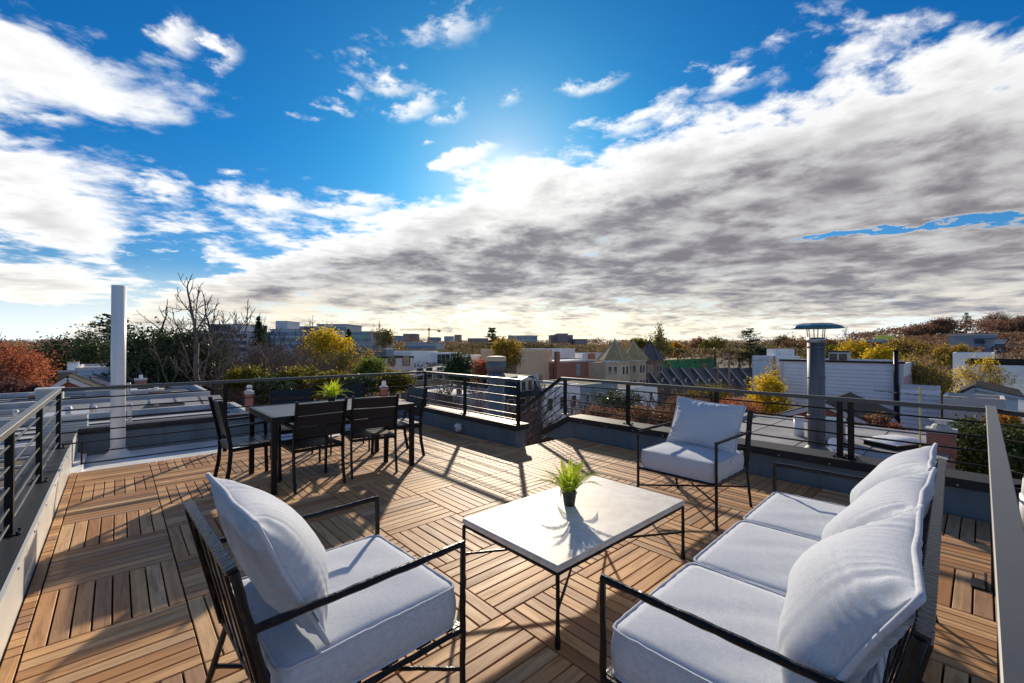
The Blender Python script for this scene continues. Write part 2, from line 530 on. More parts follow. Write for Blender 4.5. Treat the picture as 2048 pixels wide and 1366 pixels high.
# ---- the deck: parquet tiles of eight slats, direction alternating
TX, TY, X0, Y0 = 0.625, 0.6559, -0.324, 3.0791
XL, XR, YB, YT = -0.386, 5.315, -0.20, 7.014
deck = MB().box(XL, 4.20, YB, YT, FLOOR + 0.004, -0.024)
deck.box(4.20, XR, YB, 4.45, FLOOR + 0.004, -0.024)
deck = deck.build('deck', M['dark'], kind='structure')
slats = []
GAP = 0.0085
for i in range(-1, 10):
    for j in range(-6, 7):
        x0, y0 = X0 + i * TX, Y0 + j * TY
        for k in range(8):
            if (i + j) % 2 == 0:     # slats run along Y
                a0, a1 = x0 + k * TX / 8, x0 + (k + 1) * TX / 8
                b0, b1 = y0, y0 + TY
            else:
                a0, a1 = x0, x0 + TX
                b0, b1 = y0 + k * TY / 8, y0 + (k + 1) * TY / 8
            # the near corner beside the stairs stays open beyond x = 4.2
            a0, a1 = max(a0, XL), min(a1, XR)
            b0, b1 = max(b0, YB), min(b1, YT)
            if b1 - b0 < 0.02 or a1 - a0 < 0.02: continue
            if b0 >= 4.44: a1 = min(a1, 4.195)
            elif b1 > 4.45 and a1 > 4.2:
                if a0 < 4.19 < a1 and False: pass
                b1 = min(b1, 4.45)
            if b1 - b0 < 0.02 or a1 - a0 < 0.02: continue
            cx, cy = (a0 + a1) / 2, (b0 + b1) / 2
            d = max(cx * FWD[0] + cy * FWD[1], 0.3)
            l = cx * RGT[0] + cy * RGT[1]
            px, py = 1024 + 862 * l / d, 690 + 862 * EYE / d
            vis = -150 < px < 2200 and py < 1500
            size = (a1 - a0) * (b1 - b0) / d ** 3 * (1 if vis else 1e-4)
            slats.append((size, a0, a1, b0, b1, (i + j) % 2 == 0))
slats.sort(reverse=True)
cache = {}
rest = MB()
for n, (sz, a0, a1, b0, b1, alongy) in enumerate(slats):
    lx, ly = (b1 - b0, a1 - a0) if alongy else (a1 - a0, b1 - b0)
    dz = rng.uniform(-0.0012, 0.0012)
    if n < 298:
        key = (round(lx, 3), round(ly, 3))
        if key not in cache:
            cache[key] = MB().box(-lx / 2 + GAP / 2, lx / 2 - GAP / 2, -ly / 2 + GAP / 2, ly / 2 - GAP / 2, -0.0225, 0, 0.0022).mesh('slat', M['wood'])
        link('slat', cache[key], deck, ((a0 + a1) / 2, (b0 + b1) / 2, dz), R(90) if alongy else 0.0)
    else:
        rest.box(a0 + GAP / 2, a1 - GAP / 2, b0 + GAP / 2, b1 - GAP / 2, -0.0225, dz, 0.002)
rest.build('far_slats', M['wood_far'], deck, kind='stuff')

# ---- parapets
def screws(pts, par):
    m = MB()
    for p, ax in pts:
        p = Vector(p); m.tube([p, p + Vector(ax) * 0.006], [0.009, 0.006], 6)
    m.build('screws', M['steel'], par, kind='stuff')


lp = thing('parapet', 'low parapet with black coping and white inner flashing left of the deck', 'parapet', (-0.52, 3, 0))
lp.location = (0, 0, 0)
MB().box(-0.64, -0.398, -1.2, 8.40, FLOOR, 0.262).build('wall', M['flash'], lp)
MB().box(-0.68, -0.404, -1.2, 8.40, 0.265, 0.281).build('coping', M['cap'], lp)
fl = MB().box(-0.396, -0.392, -1.2, 7.05, FLOOR, 0.235)
fl.build('flashing', M['flash'], lp)
tr_ = MB().box(-0.404, -0.386, -1.2, 7.05, 0.2365, 0.284)
tr_.build('trim', M['flash'], lp)
screws([((-0.386, y, 0.262), (1, 0, 0)) for y in np.arange(0.4, 7.1, 0.62)], lp)
MB().box(-0.396, -0.30, 7.06, 8.395, FLOOR, -0.02).build('cant_strip', M['membrane'], lp)

bp = thing('parapet', 'slate blue parapet with dark coping behind the white pipe and dining set', 'parapet', (0, 0, 0))
MB().box(-0.395, 4.32, 8.42, 8.60, FLOOR, 0.215).build('wall', M['parapet'], bp)
MB().box(-0.39, 4.32, 8.40, 8.62, 0.2175, 0.300).build('coping', M['cap'], bp)

p1 = thing('parapet', 'slate blue parapet with a wall light, between dining table and stair opening', 'parapet', (0, 0, 0))
MB().box(4.20, 4.40, 4.52, 8.418, FLOOR, 0.235).build('wall', M['parapet'], p1)
MB().box(4.17, 4.43, 4.47, 8.398, 0.2375, 0.318).build('coping', M['cap'], p1)
MB().box(4.194, 4.199, 4.515, 7.1, 0.195, 0.2365).box(4.196, 4.404, 4.512, 4.518, 0.195, 0.2365).build('trim', M['parapet'], p1)
MB().box(4.196, 4.26, 4.510, 4.516, -0.02, 0.194).build('corner_board', M['parapet'], p1)

p2 = thing('parapet', 'slate blue parapet with black coping behind the armchair and sofa, sloping to the stairs', 'parapet', (0, 0, 0))
w = MB()
# side elevation along Y: level to y=4.5, then falling with the stairs
prof = [(-7.0, FLOOR), (4.98, FLOOR), (4.98, -0.02), (4.50, 0.235), (-7.0, 0.235)]
n_ = len(prof)
w._add([(5.35, y, z) for y, z in prof] + [(5.62, y, z) for y, z in prof],
       [tuple(range(n_)), tuple(range(n_, 2 * n_))[::-1]] + [(i, n_ + i, n_ + (i + 1) % n_, (i + 1) % n_) for i in range(n_)])
w.build('wall', M['parapet'], p2)
MB().box(5.31, 5.66, -7.0, 4.49, 0.2375, 0.318).build('coping', M['cap'], p2)
MB().beam((5.485, 4.49, 0.277), (5.485, 5.08, -0.035), 0.35, 0.075).build('sloped_coping', M['cap'], p2)
screws([((5.31, y, 0.262), (-1, 0, 0)) for y in np.arange(-0.3, 4.4, 0.45)], p2)

# ---- railings
def railing(label, pts, top, zs, posts, base, name='railing', w=0.05, post_w=0.05):
    """pts: two plan points; zs: bar heights; posts: fractions; base: coping height"""
    (ax, ay), (bx, by) = pts
    L = math.hypot(bx - ax, by - ay); ang = math.atan2(by - ay, bx - ax)
    t = thing(name, label, 'railing', (ax, ay, base), ang)
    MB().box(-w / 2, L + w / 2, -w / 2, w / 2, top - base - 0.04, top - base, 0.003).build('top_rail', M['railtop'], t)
    for k, z in enumerate(zs):
        MB().tube([(0, 0, z - base), (L, 0, z - base)], 0.0085, 8).build('bar', M['rail'], t)
    pm = MB().box(-post_w / 2, post_w / 2, -post_w / 2 + 0.006, post_w / 2 - 0.006, 0.008, top - base - 0.04).mesh('post', M['rail'])
    bm = MB().box(-0.055, 0.055, -0.055, 0.055, 0.0, 0.008)
    for sx in (-1, 1):
        for sy in (-1, 1): bm.cyl(sx * 0.04, sy * 0.04, 0.008, 0.02, 0.008, n=6)
    bm = bm.mesh('base_plate', M['rail'])
    for f in posts:
        p = link('post', pm, t, (f, 0, 0)); link('base_plate', bm, p)
    return t


zs5 = (0.835, 0.705, 0.575, 0.445)
r = railing('black railing along the left edge, its pale top rail running away from the camera', ((-0.49, -1.2), (-0.49, 7.15)), 0.965,
            zs5 + (0.345,), (1.3, 2.7, 3.85, 5.30, 6.70, 8.35), 0.281)
r = railing('long black railing behind the dining set, with two extra low bars', ((-0.465, 7.15), (4.30, 7.15)), 0.965,
            zs5 + (0.315,), (1.58, 3.21), 0.281)
r['label'] = 'long black railing behind the dining set, hung with two extra low bars'
# its posts stand on the roof membrane, not on a coping
for c in list(r.children):
    if c.name.startswith('post'):
        c.data = MB().box(-0.025, 0.025, -0.019, 0.019, FLOOR - 0.281 + 0.008, 0.965 - 0.281 - 0.04).mesh('post', M['rail'])
        for g in c.children: g.location = (0, 0, FLOOR - 0.281)
low = [MB().tube([(0.165, 0, z - 0.281), (4.64, 0, z - 0.281)], 0.0085, 8).build('bar', M['rail'], r) for z in (0.19, 0.065)]
MB().tube([(0.165, 0, 0.055 - 0.281), (0.165, 0, 0.32 - 0.281)], 0.0095, 8).build('end_bar', M['rail'], r)

railing('short black railing on the parapet between dining table and stairs', ((4.30, 4.56), (4.30, 7.15)), 0.965, zs5 + (0.37,),
        (0.0, 1.30, 2.56), 0.318)
railing('black railing on the parapet behind the armchair and sofa', ((5.46, -0.03), (5.46, 4.72)), 0.925,
        (0.80, 0.675, 0.55, 0.425), (0.93, 1.02, 2.25, 3.50, 4.69), 0.318)
# stair railing falling along +Y from the last post
st = thing('stair_railing', 'black railing sloping down beside the stairs between the two parapets', 'railing', (5.46, 4.74, 0))
dz = -0.66
MB().beam((0, 0, 0.905), (0, 2.6, 0.905 + 2.6 * dz), 0.05, 0.045).build('top_rail', M['rail'], st)
for k in range(1, 7):
    MB().tube([(0, 0, 0.905 - 0.125 * k), (0, 2.6, 0.905 - 0.125 * k + 2.6 * dz)], 0.0085, 8).build('bar', M['rail'], st)
MB().beam((0, 0, -0.02), (0, 2.7, -0.02 + 2.7 * dz), 0.05, 0.20).build('stringer', M['rail'], st)
for y in (1.3, 2.6):
    MB().box(-0.025, 0.025, y - 0.02, y + 0.02, -0.2 + y * dz, 0.88 + y * dz).build('post', M['rail'], st)
for z in (-3.9,):
    MB().box(-0.05, 0.05, 1.28, 1.34, z, -1.05).build('support_post', M['rail'], st)
stairs = thing('stairs', 'dark outdoor stairs going down from the deck between the parapets', 'stairs', (4.45, 4.5, 0))
sm = MB().box(0, 0.90, 0.0, 0.27, -0.035, 0.0, 0.004).mesh('tread', M['rail'])
for k in range(10):
    link('tread', sm, stairs, (0.02, 0.02 + 0.27 * k, -0.18 * (k + 1)))
for x in (0.0, 0.94):
    MB().beam((x, 0.0, -0.22), (x, 2.75, -0.22 - 1.82), 0.03, 0.25).build('stringer', M['rail'], stairs)
MB().box(0.0, 0.95, 2.6, 3.9, -2.1, -2.0).build('landing', M['rail'], stairs)
for x in (0.05, 0.9): MB().box(x - 0.05, x + 0.05, 3.0, 3.1, -12, -2.1).build('support_post', M['rail'], stairs)

nr = railing('thick black handrail close beside the camera on the right', ((5.46, -0.046), (0.2, -0.046)), 0.945, zs5 + (0.31, 0.18), (1.6, 3.3, 4.9), 0.281, w=0.060)
for c in list(nr.children):
    if c.name.startswith('post'):
        c.data = MB().box(-0.025, 0.025, -0.019, 0.019, FLOOR - 0.281, 0.945 - 0.281 - 0.04).mesh('post', M['rail'])
        for g in c.children: g.location = (0, 0, -0.281)
br = MB().box(3.80, 3.94, 0.0, 0.055, 0.001, 0.012).box(3.80, 3.94, -0.012, 0.0, 0.001, 0.06)
tag(br.build('rail_bracket', M['rail']), 'small black bracket screwed to the deck under the right handrail', 'bracket')

rt = railing('black railing turning away beyond the right handrail', ((5.46, -0.06), (3.6, -2.6)), 0.925, (0.80, 0.675, 0.55, 0.425), (0.9, 2.2), 0.318)
wt = thing('parapet', 'pale coped parapet turning away beyond the right handrail', 'parapet', (5.48, -0.16, 0), math.atan2(-2.54, -1.86))
MB().box(0.05, 3.2, -0.1, 0.1, FLOOR, 0.235).build('wall', M['parapet'], wt)
MB().box(0.05, 3.2, -0.14, 0.14, 0.2375, 0.318).build('coping', M['cap'], wt)

# ---- white plumbing vents
pv = thing('vent_pipe', 'tall white plastic vent pipe standing on the white roof strip', 'vent pipe', (0.015, 8.02, FLOOR))
MB().cyl(0, 0, 0.02, 2.36, 0.079, 0.079, 28).build('pipe', M['pvc'], pv, smooth=False)
MB().lathe(0, 0, [(0.30, 0.0), (0.24, 0.012), (0.16, 0.03), (0.12, 0.075), (0.092, 0.10), (0.088, 0.14), (0.079, 0.145)], 28).build('boot', M['membrane'], pv, smooth=True)
MB().lathe(0, 0, [(0.0805, 0.93), (0.0815, 0.935), (0.0815, 1.0), (0.0805, 1.005)], 28).build('label_band', M['steel'], pv)
for o in pv.children:
    if o.name.startswith('pipe'):
        o.data.polygons.foreach_set('use_smooth', [len(p.vertices) == 4 for p in o.data.polygons])

pw_ = thing('vent_pipe', 'short white plastic pipe with a bent top beyond the right handrail', 'vent pipe', (3.43, -0.19, FLOOR))
MB().cyl(0, 0, 0, 0.66, 0.056, n=24).build('pipe', M['pvc'], pw_, smooth=True)
MB().cyl(0, 0, 0.60, 0.78, 0.067, n=24).build('coupling', M['pvc'], pw_, smooth=True)
el = MB().tube([(0, 0, 0.76)] + [(0.10 - 0.10 * math.cos(a), -0.06 * (1 - math.cos(a)), 0.80 + 0.13 * math.sin(a)) for a in np.linspace(0, math.pi, 9)] + [(0.2, -0.12, 0.72)], 0.060, 20)
el.build('elbow', M['pvc'], pw_, smooth=True)

# ---- caged bulkhead light on the parapet
wl = thing('wall_light', 'small grey caged bulkhead light on the slate blue parapet', 'light', (4.20, 5.86, 0.095))
MB().box(-0.022, 0.0, -0.085, 0.085, -0.075, 0.075, 0.0).build('back_plate', M['steel'], wl)
gl = MB()
gl.lathe(0, 0, [(0.07, 0.0), (0.072, 0.03), (0.055, 0.065), (0.0, 0.078)], 20)
g = gl.build('globe', simple('frosted_glass', (0.72, 0.74, 0.76), 0.25, var=0.05), wl, smooth=True); g.rotation_euler = (0, R(-90), 0); g.location = (-0.02, 0, 0)
cg = MB()
for a in (0, 60, 120):
    c, s_ = math.cos(R(a)), math.sin(R(a))
    cg.tube([(0.076 * math.cos(b) * c, 0.076 * math.cos(b) * s_, 0.084 * math.sin(b)) for b in np.linspace(0, math.pi, 11)], 0.004, 5)
cg.tube([(0.068 * math.cos(b), 0.068 * math.sin(b), 0.045) for b in np.linspace(0, 2 * math.pi, 20)], 0.004, 5)
c = cg.build('cage', M['steel'], wl); c.rotation_euler = (0, R(-90), 0); c.location = (-0.02, 0, 0)

# ------------------------------------------------------------------ furniture
def rod(mb, p, q, r=0.011, step=0.035, wob=0.10, n=8, seed=0):
    """hammered iron rod"""
    rr = random.Random(seed); p, q = Vector(p), Vector(q); k = max(2, int((q - p).length / step))
    pts = [p.lerp(q, i / k) for i in range(k + 1)]
    for i in range(1, k): pts[i] = pts[i] + Vector((rr.uniform(-1, 1), rr.uniform(-1, 1), rr.uniform(-1, 1))) * r * wob
    return mb.tube(pts, [r * (1 + rr.uniform(-wob, wob)) for _ in pts], n)


def cushion(name, sx, sy, sz, parent, loc, seed=0, crown=0.019):
    """box cushion with crowned faces, rounded corners and piped edges"""
    rr = random.Random(seed)
    hx, hy, hz = sx / 2, sy / 2, sz / 2
    bm = bmesh.new(); bmesh.ops.create_cube(bm, size=2.0)
    bmesh.ops.subdivide_edges(bm, edges=bm.edges[:], cuts=15, use_grid_fill=True)
    rad = 0.042; ph = [rr.uniform(0, 6.28) for _ in range(6)]
    for v in bm.verts:
        u, w, h = v.co
        x, y, z = u * hx, w * hy, h * hz
        # round the plan corners
        ax, ay = max(abs(x) - (hx - rad), 0), max(abs(y) - (hy - rad), 0)
        d = math.hypot(ax, ay)
        m_ = max(ax, ay)
        if d > 0 and m_ > 0:
            k = m_ / d
            x = math.copysign(hx - rad + ax * k, x) if ax > 0 else x
            y = math.copysign(hy - rad + ay * k, y) if ay > 0 else y
        puff = max(0, (1 - u ** 2)) ** 0.55 * max(0, (1 - w ** 2)) ** 0.55
        rip = 0.004 * (math.sin(u * 7 + ph[0]) * math.sin(w * 5 + ph[1]) + 0.6 * math.sin(u * 13 + w * 9 + ph[2]))
        z = z + math.copysign(1, h) * abs(h) * (puff * (crown if h > 0 else crown * 0.3) + rip * puff)
        side = (1 - h * h) * 0.013
        e = max(abs(u), abs(w))
        if e > 0.98:
            L = math.hypot(x, y)
            x += x / L * side; y += y / L * side
        v.co = (x, y, z)
    me = bpy.data.meshes.new(name); bm.to_mesh(me); bm.free(); me.materials.append(M['cloth'])
    me.polygons.foreach_set('use_smooth', [True] * len(me.polygons))
    o = link(name, me, parent, loc)
    for z in (hz, -hz):
        pts = []
        for cx, cy, a0 in ((1, 1, 0), (-1, 1, 90), (-1, -1, 180), (1, -1, 270)):
            for a in np.linspace(a0, a0 + 90, 6):
                pts.append((cx * (hx - rad) + rad * math.cos(R(a)), cy * (hy - rad) + rad * math.sin(R(a)), z))
        full = []
        for i, p in enumerate(pts):
            q = pts[(i + 1) % len(pts)]; L = math.dist(p, q); k = max(1, int(L / 0.03))
            for s_ in range(k):
                f = s_ / k
                full.append((p[0] + (q[0] - p[0]) * f + rr.uniform(-1, 1) * 0.0012, p[1] + (q[1] - p[1]) * f + rr.uniform(-1, 1) * 0.0012, z + rr.uniform(-1, 1) * 0.0018))
        full.append(full[0])
        MB().tube(full, 0.0058, 6, False).build('piping', M['piping'], o, smooth=True)
    return o


def pillow(name, sx, sz, sy, parent, loc, rot, seed=0):
    """knife-edge back pillow standing in its own X-Z plane, fat along Y"""
    rr = random.Random(seed); n = 62
    ph = [rr.uniform(0, 6.28) for _ in range(8)]
    vs, fs, idx = [], [], {}
    def edge(u, w):
        # sides draw in between the corners
        x = u * sx / 2 * (1 - 0.055 * (1 - w * w)); z = w * sz / 2 * (1 - 0.075 * (1 - u * u))
        return x, z
    for side in (-1, 1):
        for i in range(n + 1):
            for j in range(n + 1):
                u, w = -1 + 2 * i / n, -1 + 2 * j / n
                u = math.sin(u * math.pi / 2) * 0.55 + u * 0.45; w = math.sin(w * math.pi / 2) * 0.55 + w * 0.45
                rim = i in (0, n) or j in (0, n)
                if side == 1 and rim: continue
                x, z = edge(u, w)
                prof = (max(0, 1 - abs(u) ** 2.4) ** 0.62) * (max(0, 1 - abs(w) ** 2.4) ** 0.62)
                y = side * sy / 2 * (1.35 if side > 0 else 0.55) * prof * (1 - 0.18 * w)
                # gathers that run in from the seam
                eu, ew = 1 - abs(u), 1 - abs(w)
                g = 0.0
                if ew > 0: g += math.sin(u * 44 + ph[0] + math.sin(u * 9 + ph[1]) * 2.2) * math.exp(-ew * 3.4) * min(1, ew * 9) * (0.55 + 0.45 * math.sin(u * 5 + ph[2]))
                if eu > 0: g += math.sin(w * 36 + ph[3] + math.sin(w * 8 + ph[4]) * 2.0) * math.exp(-eu * 3.6) * min(1, eu * 9) * (0.55 + 0.45 * math.sin(w * 4 + ph[5]))
                y += side * g * (0.0115 if side < 0 else 0.0092)
                y += side * 0.010 * prof * math.sin(u * 3.1 + w * 2.3 + ph[6])
                # slack folds near the lower corners
                y += side * 0.010 * math.exp(-((w + 0.55) / 0.22) ** 2) * math.sin(u * 6 + ph[7]) * prof
                idx[side, i, j] = len(vs); vs.append((x, y, z))
    for side in (-1, 1):
        for i in range(n):
            for j in range(n):
                q = []
                for a, b in ((i, j), (i + 1, j), (i + 1, j + 1), (i, j + 1)):
                    k = (side, a, b)
                    q.append(idx[k] if k in idx else idx[-1, a, b])
                fs.append(tuple(q) if side == -1 else tuple(q[::-1]))
    me = bpy.data.meshes.new(name); me.from_pydata(vs, [], fs); me.materials.append(M['cloth'])
    me.polygons.foreach_set('use_smooth', [True] * len(fs)); me.update()
    o = link(name, me, parent, loc); o.rotation_euler = rot
    pts = []
    ring = [(-1 + 2 * k / 40, -1) for k in range(40)] + [(1, -1 + 2 * k / 32) for k in range(32)] + [(1 - 2 * k / 40, 1) for k in range(40)] + [(-1, 1 - 2 * k / 32) for k in range(32)]
    for u, w in ring:
        x, z = edge(u, w); a_ = math.atan2(z, x); pts.append((x * 1.008, 0.0025 * math.sin(a_ * 5 + ph[2]), z * 1.008))
    pts.append(pts[0])
    MB().tube(pts, 0.0085, 8, False).build('piping', M['piping'], o, smooth=True)
    return o


def lounge(name, label, cat, width, seats, loc, rz, seed, group=None, pill=None):
    """wrought-iron seat facing local +Y"""
    t = thing(name, label, cat, loc, rz, group)
    hw = width / 2; yf, yb = 0.365, -0.288; zs, za = 0.352, 0.683
    ytop, ztop, yfoot = -0.405, 0.855, -0.385
    sd_ = seed * 50
    for sx in (-1, 1):
        rod(MB(), (sx * hw, yf, 0), (sx * hw, yf, za), 0.0115, seed=sd_ + 1 + sx).build('leg', M['iron'], t)
        rod(MB(), (sx * hw, yfoot, 0), (sx * hw, yb + 0.01, zs), 0.0115, seed=sd_ + 4 + sx).build('leg', M['iron'], t)
        rod(MB(), (sx * hw, yb, zs - 0.01), (sx * hw, ytop, ztop), 0.0125, seed=sd_ + 7 + sx).build('back_post', M['iron'], t)
        f = (za - zs) / (ztop - zs); ya = yb + (ytop - yb) * f
        rod(MB(), (sx * hw, yf + 0.004, za), (sx * hw, ya, za - 0.004), 0.0125, seed=sd_ + 10 + sx).build('armrest', M['iron'], t)
        # wide forged side strap of the back
        MB().beam((sx * (hw - 0.022), yb - 0.022, zs + 0.02), (sx * (hw - 0.022), ytop - 0.016, ztop - 0.01), 0.03, 0.008, up=(0, 1, 0.2)).build('back_strap', M['iron'], t)
    fr = MB()
    for p, q in (((-hw, yf, zs), (hw, yf, zs)), ((-hw, yb, zs), (hw, yb, zs)), ((-hw, yf, zs), (-hw, yb, zs)), ((hw, yf, zs), (hw, yb, zs))):
        rod(fr, p, q, 0.011, seed=sd_ + 20)
    fr.build('seat_frame', M['iron'], t)
    # seat straps under the cushion
    for k in range(5):
        y = yb + 0.08 + k * 0.135
        MB().box(-hw + 0.012, hw - 0.012, y - 0.03, y + 0.03, zs + 0.006, zs + 0.011).build('seat_strap', M['iron'], t)
    # toothed top strap and upright straps
    top = MB(); kk = int(width / 0.022)
    d = Vector((0, ytop - yb, ztop - zs)).normalized(); nn = Vector((0, d.z, -d.y))
    for k in range(kk):
        x0 = -hw + width * k / kk; x1 = -hw + width * (k + 1) / kk; xm = (x0 + x1) / 2
        c = Vector((0, ytop - 0.005, ztop + 0.004))
        prof = []
        for x, o in ((x0, 0.0), (xm, 0.0035), (x1, 0.0)):
            for sy in (-1, 1):
                for sn in (-1, 1):
                    prof.append(Vector((x, 0, 0)) + c + nn * (sy * (0.0125 + o)) + d * (sn * 0.007))
        top._add(prof, [(0, 1, 5, 4), (2, 6, 7, 3), (1, 3, 7, 5), (0, 4, 6, 2), (4, 5, 9, 8), (6, 10, 11, 7), (5, 7, 11, 9), (4, 8, 10, 6)] + ([(0, 2, 3, 1)] if k == 0 else []) + ([(8, 9, 11, 10)] if k == kk - 1 else []))
    top.build('top_strap', M['topiron'], t)
    ns = seats * 4
    for k in range(ns):
        x = -hw + width * (k + 1) / (ns + 1)
        MB().beam((x, yb - 0.004, zs), (x, ytop - 0.004, ztop - 0.006), 0.032, 0.006, up=(0, 1, 0.2)).build('back_slat', M['iron'], t)
    MB().beam((-hw, yb - 0.03, zs + 0.17), (hw, yb - 0.03, zs + 0.17), 0.006, 0.03).build('back_rail', M['iron'], t)
    # crossed braces under the seat
    if seats == 1:
        zb = 0.195; f = zb / zs; ybk = yfoot + (yb + 0.01 - yfoot) * f
        rod(MB(), (hw, yf, zb), (-hw, ybk, zb), 0.0085, seed=sd_ + 30).build('brace', M['iron'], t)
        rod(MB(), (-hw, yf, zb + 0.012), (hw, ybk, zb + 0.012), 0.0085, seed=sd_ + 31).build('brace', M['iron'], t)
    else:
        for xa, xb in ((-hw, 0.0), (hw, 0.0)):
            rod(MB(), (xa, yf, 0.195), (xb, yfoot, 0.195), 0.0085, seed=sd_ + 32).build('brace', M['iron'], t)
        for y0, y1, z in ((yf, yf, 0), (yfoot, yb, 0)):
            rod(MB(), (0, y0, 0), (0, y1, zs), 0.0115, seed=sd_ + 33).build('leg', M['iron'], t)
    cw = (width - 0.03) / seats
    for k in range(seats):
        x = -hw + 0.015 + cw * (k + 0.5)
        cushion('seat_cushion', cw - 0.012, 0.64, 0.145, t, (x, 0.034, zs + 0.012 + 0.073), seed=sd_ + k)
        P = (pill or {}).get(k, {})
        pillow('back_pillow', P.get('w', cw + 0.0), P.get('h', 0.50), P.get('t', 0.255), t,
               (x + P.get('dx', 0), P.get('y', -0.265), P.get('z', 0.725)), (R(P.get('tilt', 27)), R(P.get('roll', 0)), R(P.get('yaw', 0))), seed=sd_ + 40 + k)
    return t


M['topiron'] = simple('sky_lit_forged_iron', (0.045, 0.045, 0.047), 0.32, 0.55, var=0.4, scale=30, bmp=0.35, bscale=60, world=False)  # forged iron lightened, sky reflection put into the strap's colour
lounge('armchair', 'wrought-iron armchair with grey cushions, nearest the camera on the left of the low table', 'armchair', 0.70, 1,
       (0.625, 1.715, 0), R(-88), 1, 'wrought iron lounge armchairs', {0: dict(h=0.47, t=0.225, w=0.65, y=-0.250, z=0.745, tilt=25)})
lounge('armchair', 'wrought-iron armchair with a tilted grey pillow, standing before the far slate blue parapet', 'armchair', 0.69, 1,
       (3.845, 1.765, 0), R(90), 2, 'wrought iron lounge armchairs', {0: dict(w=0.63, h=0.46, t=0.17, tilt=24, z=0.712, y=-0.225, roll=-3)})
lounge('sofa', 'wrought-iron three-seat sofa with grey cushions and three plump back pillows', 'sofa', 1.97, 3,
       (2.195, 0.526, 0), R(1.8), 3, None, {0: dict(w=0.68, h=0.49, t=0.245, yaw=2, y=-0.278, z=0.722, tilt=28), 1: dict(w=0.665, h=0.48, t=0.235, yaw=-2, y=-0.278, z=0.722, tilt=27), 2: dict(w=0.65, h=0.48, t=0.235, y=-0.278, z=0.722, tilt=27)})

# little white care tags sewn into seams
for arm, px, pz in (('armchair', 0.30, -0.16), ('armchair.001', -0.10, -0.22)):
    p_ = [c for c in bpy.data.objects[arm].children if c.name.startswith('back_pillow' if px > 0 else 'seat_cushion')][0]
    if px > 0: MB().box(px - 0.003, px + 0.045, 0.012, 0.0135, pz, pz + 0.045).build('care_tag', M['pvc'], p_)
    else: MB().box(-0.342, -0.340, -0.03, 0.0, 0.03, 0.05).build('care_tag', M['pvc'], p_)
# ---- low table
ct = thing('coffee_table', 'low table with a pale cast-stone top on thin black iron legs', 'table', (2.215, 1.77, 0))
hx, hy = 0.655, 0.392
bm = bmesh.new(); bmesh.ops.create_cube(bm, size=1.0)
for v in bm.verts: v.co = (v.co.x * hx * 2, v.co.y * hy * 2, 0.382 + v.co.z * 0.036)
bmesh.ops.bevel(bm, geom=bm.edges[:], offset=0.008, segments=3, affect='EDGES')
me = bpy.data.meshes.new('tabletop'); bm.to_mesh(me); bm.free(); me.materials.append(M['stone'])
link('tabletop', me, ct)
fr = MB()
for p, q in (((-1, -1), (1, -1)), ((1, -1), (1, 1)), ((1, 1), (-1, 1)), ((-1, 1), (-1, -1))):
    rod(fr, (p[0] * (hx - .012), p[1] * (hy - .012), 0.354), (q[0] * (hx - .012), q[1] * (hy - .012), 0.354), 0.009, seed=5)
fr.build('frame', M['iron'], ct)
for sx in (-1, 1):
    for sy in (-1, 1):
        x, y = sx * (hx - .012), sy * (hy - .012)
        lg = MB(); rod(lg, (x, y, 0.03), (x, y, 0.36), 0.0105, seed=int(10 + sx * 3 + sy))
        lg.lathe(x, y, [(0.0, 0.0), (0.0145, 0.0), (0.0155, 0.02), (0.014, 0.045), (0.0105, 0.062)], 10)
        lg.build('leg', M['iron'], ct)
        rod(MB(), (x, y, 0.182), (0, 0, 0.182), 0.0075, seed=int(20 + sx * 3 + sy)).build('brace', M['iron'], ct)


def fern(label, x, y, z, seed, scale=1.0, wide=1.0):
    rr = random.Random(seed)
    t = thing('potted_fern', label, 'plant', (x, y, z), rr.uniform(0, 6))
    p = MB(); p.lathe(0, 0, [(0, 0.0), (0.034, 0.0), (0.036, 0.004), (0.046, 0.078), (0.051, 0.079), (0.051, 0.094), (0.046, 0.094), (0.045, 0.076)], 24)
    p.build('pot', M['pot'], t, smooth=False)
    MB().cyl(0, 0, 0.06, 0.081, 0.0445, n=20).build('soil', M['soil'], t)
    for k in range(24):
        az = k * 2.399 + rr.uniform(-0.3, 0.3)
        up = ((k + 2) / 25.0)
        L = (0.25 + 0.05 * rr.random()) * scale * (0.85 + 0.2 * (1 - up))
        el0 = R(86 - 52 * (1 - up) * wide + rr.uniform(-6, 6)); droop = R(18 + 75 * (1 - up) ** 1.2 * wide)
        mb = MB(); pos = Vector((0.018 * math.cos(az), 0.018 * math.sin(az), 0.08)); n = 22
        pts = []
        for i in range(n + 1):
            el = el0 - droop * (i / n) ** 1.5
            pts.append(pos.copy())
            pos = pos + Vector((math.cos(el) * math.cos(az), math.cos(el) * math.sin(az), math.sin(el))) * (L / n)
        side = Vector((-math.sin(az), math.cos(az), 0))
        mb.tube(pts, [0.0016 * (1 - 0.7 * i / n) for i in range(n + 1)], 4)
        for i in range(3, n + 1):
            f = i / n; w = 0.044 * scale * math.sin(math.pi * min(1, (f * 0.92 + 0.12))) ** 0.8 * (1.05 - 0.55 * f) + 0.003
            d = (pts[i] - pts[i - 1]).normalized(); nrm = side.cross(d)
            for s_ in (-1, 1):
                b0 = pts[i]; tip = b0 + side * s_ * w + d * w * 0.42 - nrm * w * 0.10 * rr.uniform(0, 2)
                mid = b0.lerp(tip, 0.45); wd = d * (L / n * 0.62)
                mb.quad(b0 - wd * 0.5, mid - wd * 0.9 + nrm * 0.002, tip, mid + wd * 0.9 + nrm * 0.002)
        mb.build('frond', M['fern'], t)
    return t


fern('small green fern in a black pot on the pale stone low table', 2.215, 1.855, 0.4005, 4, 0.92)

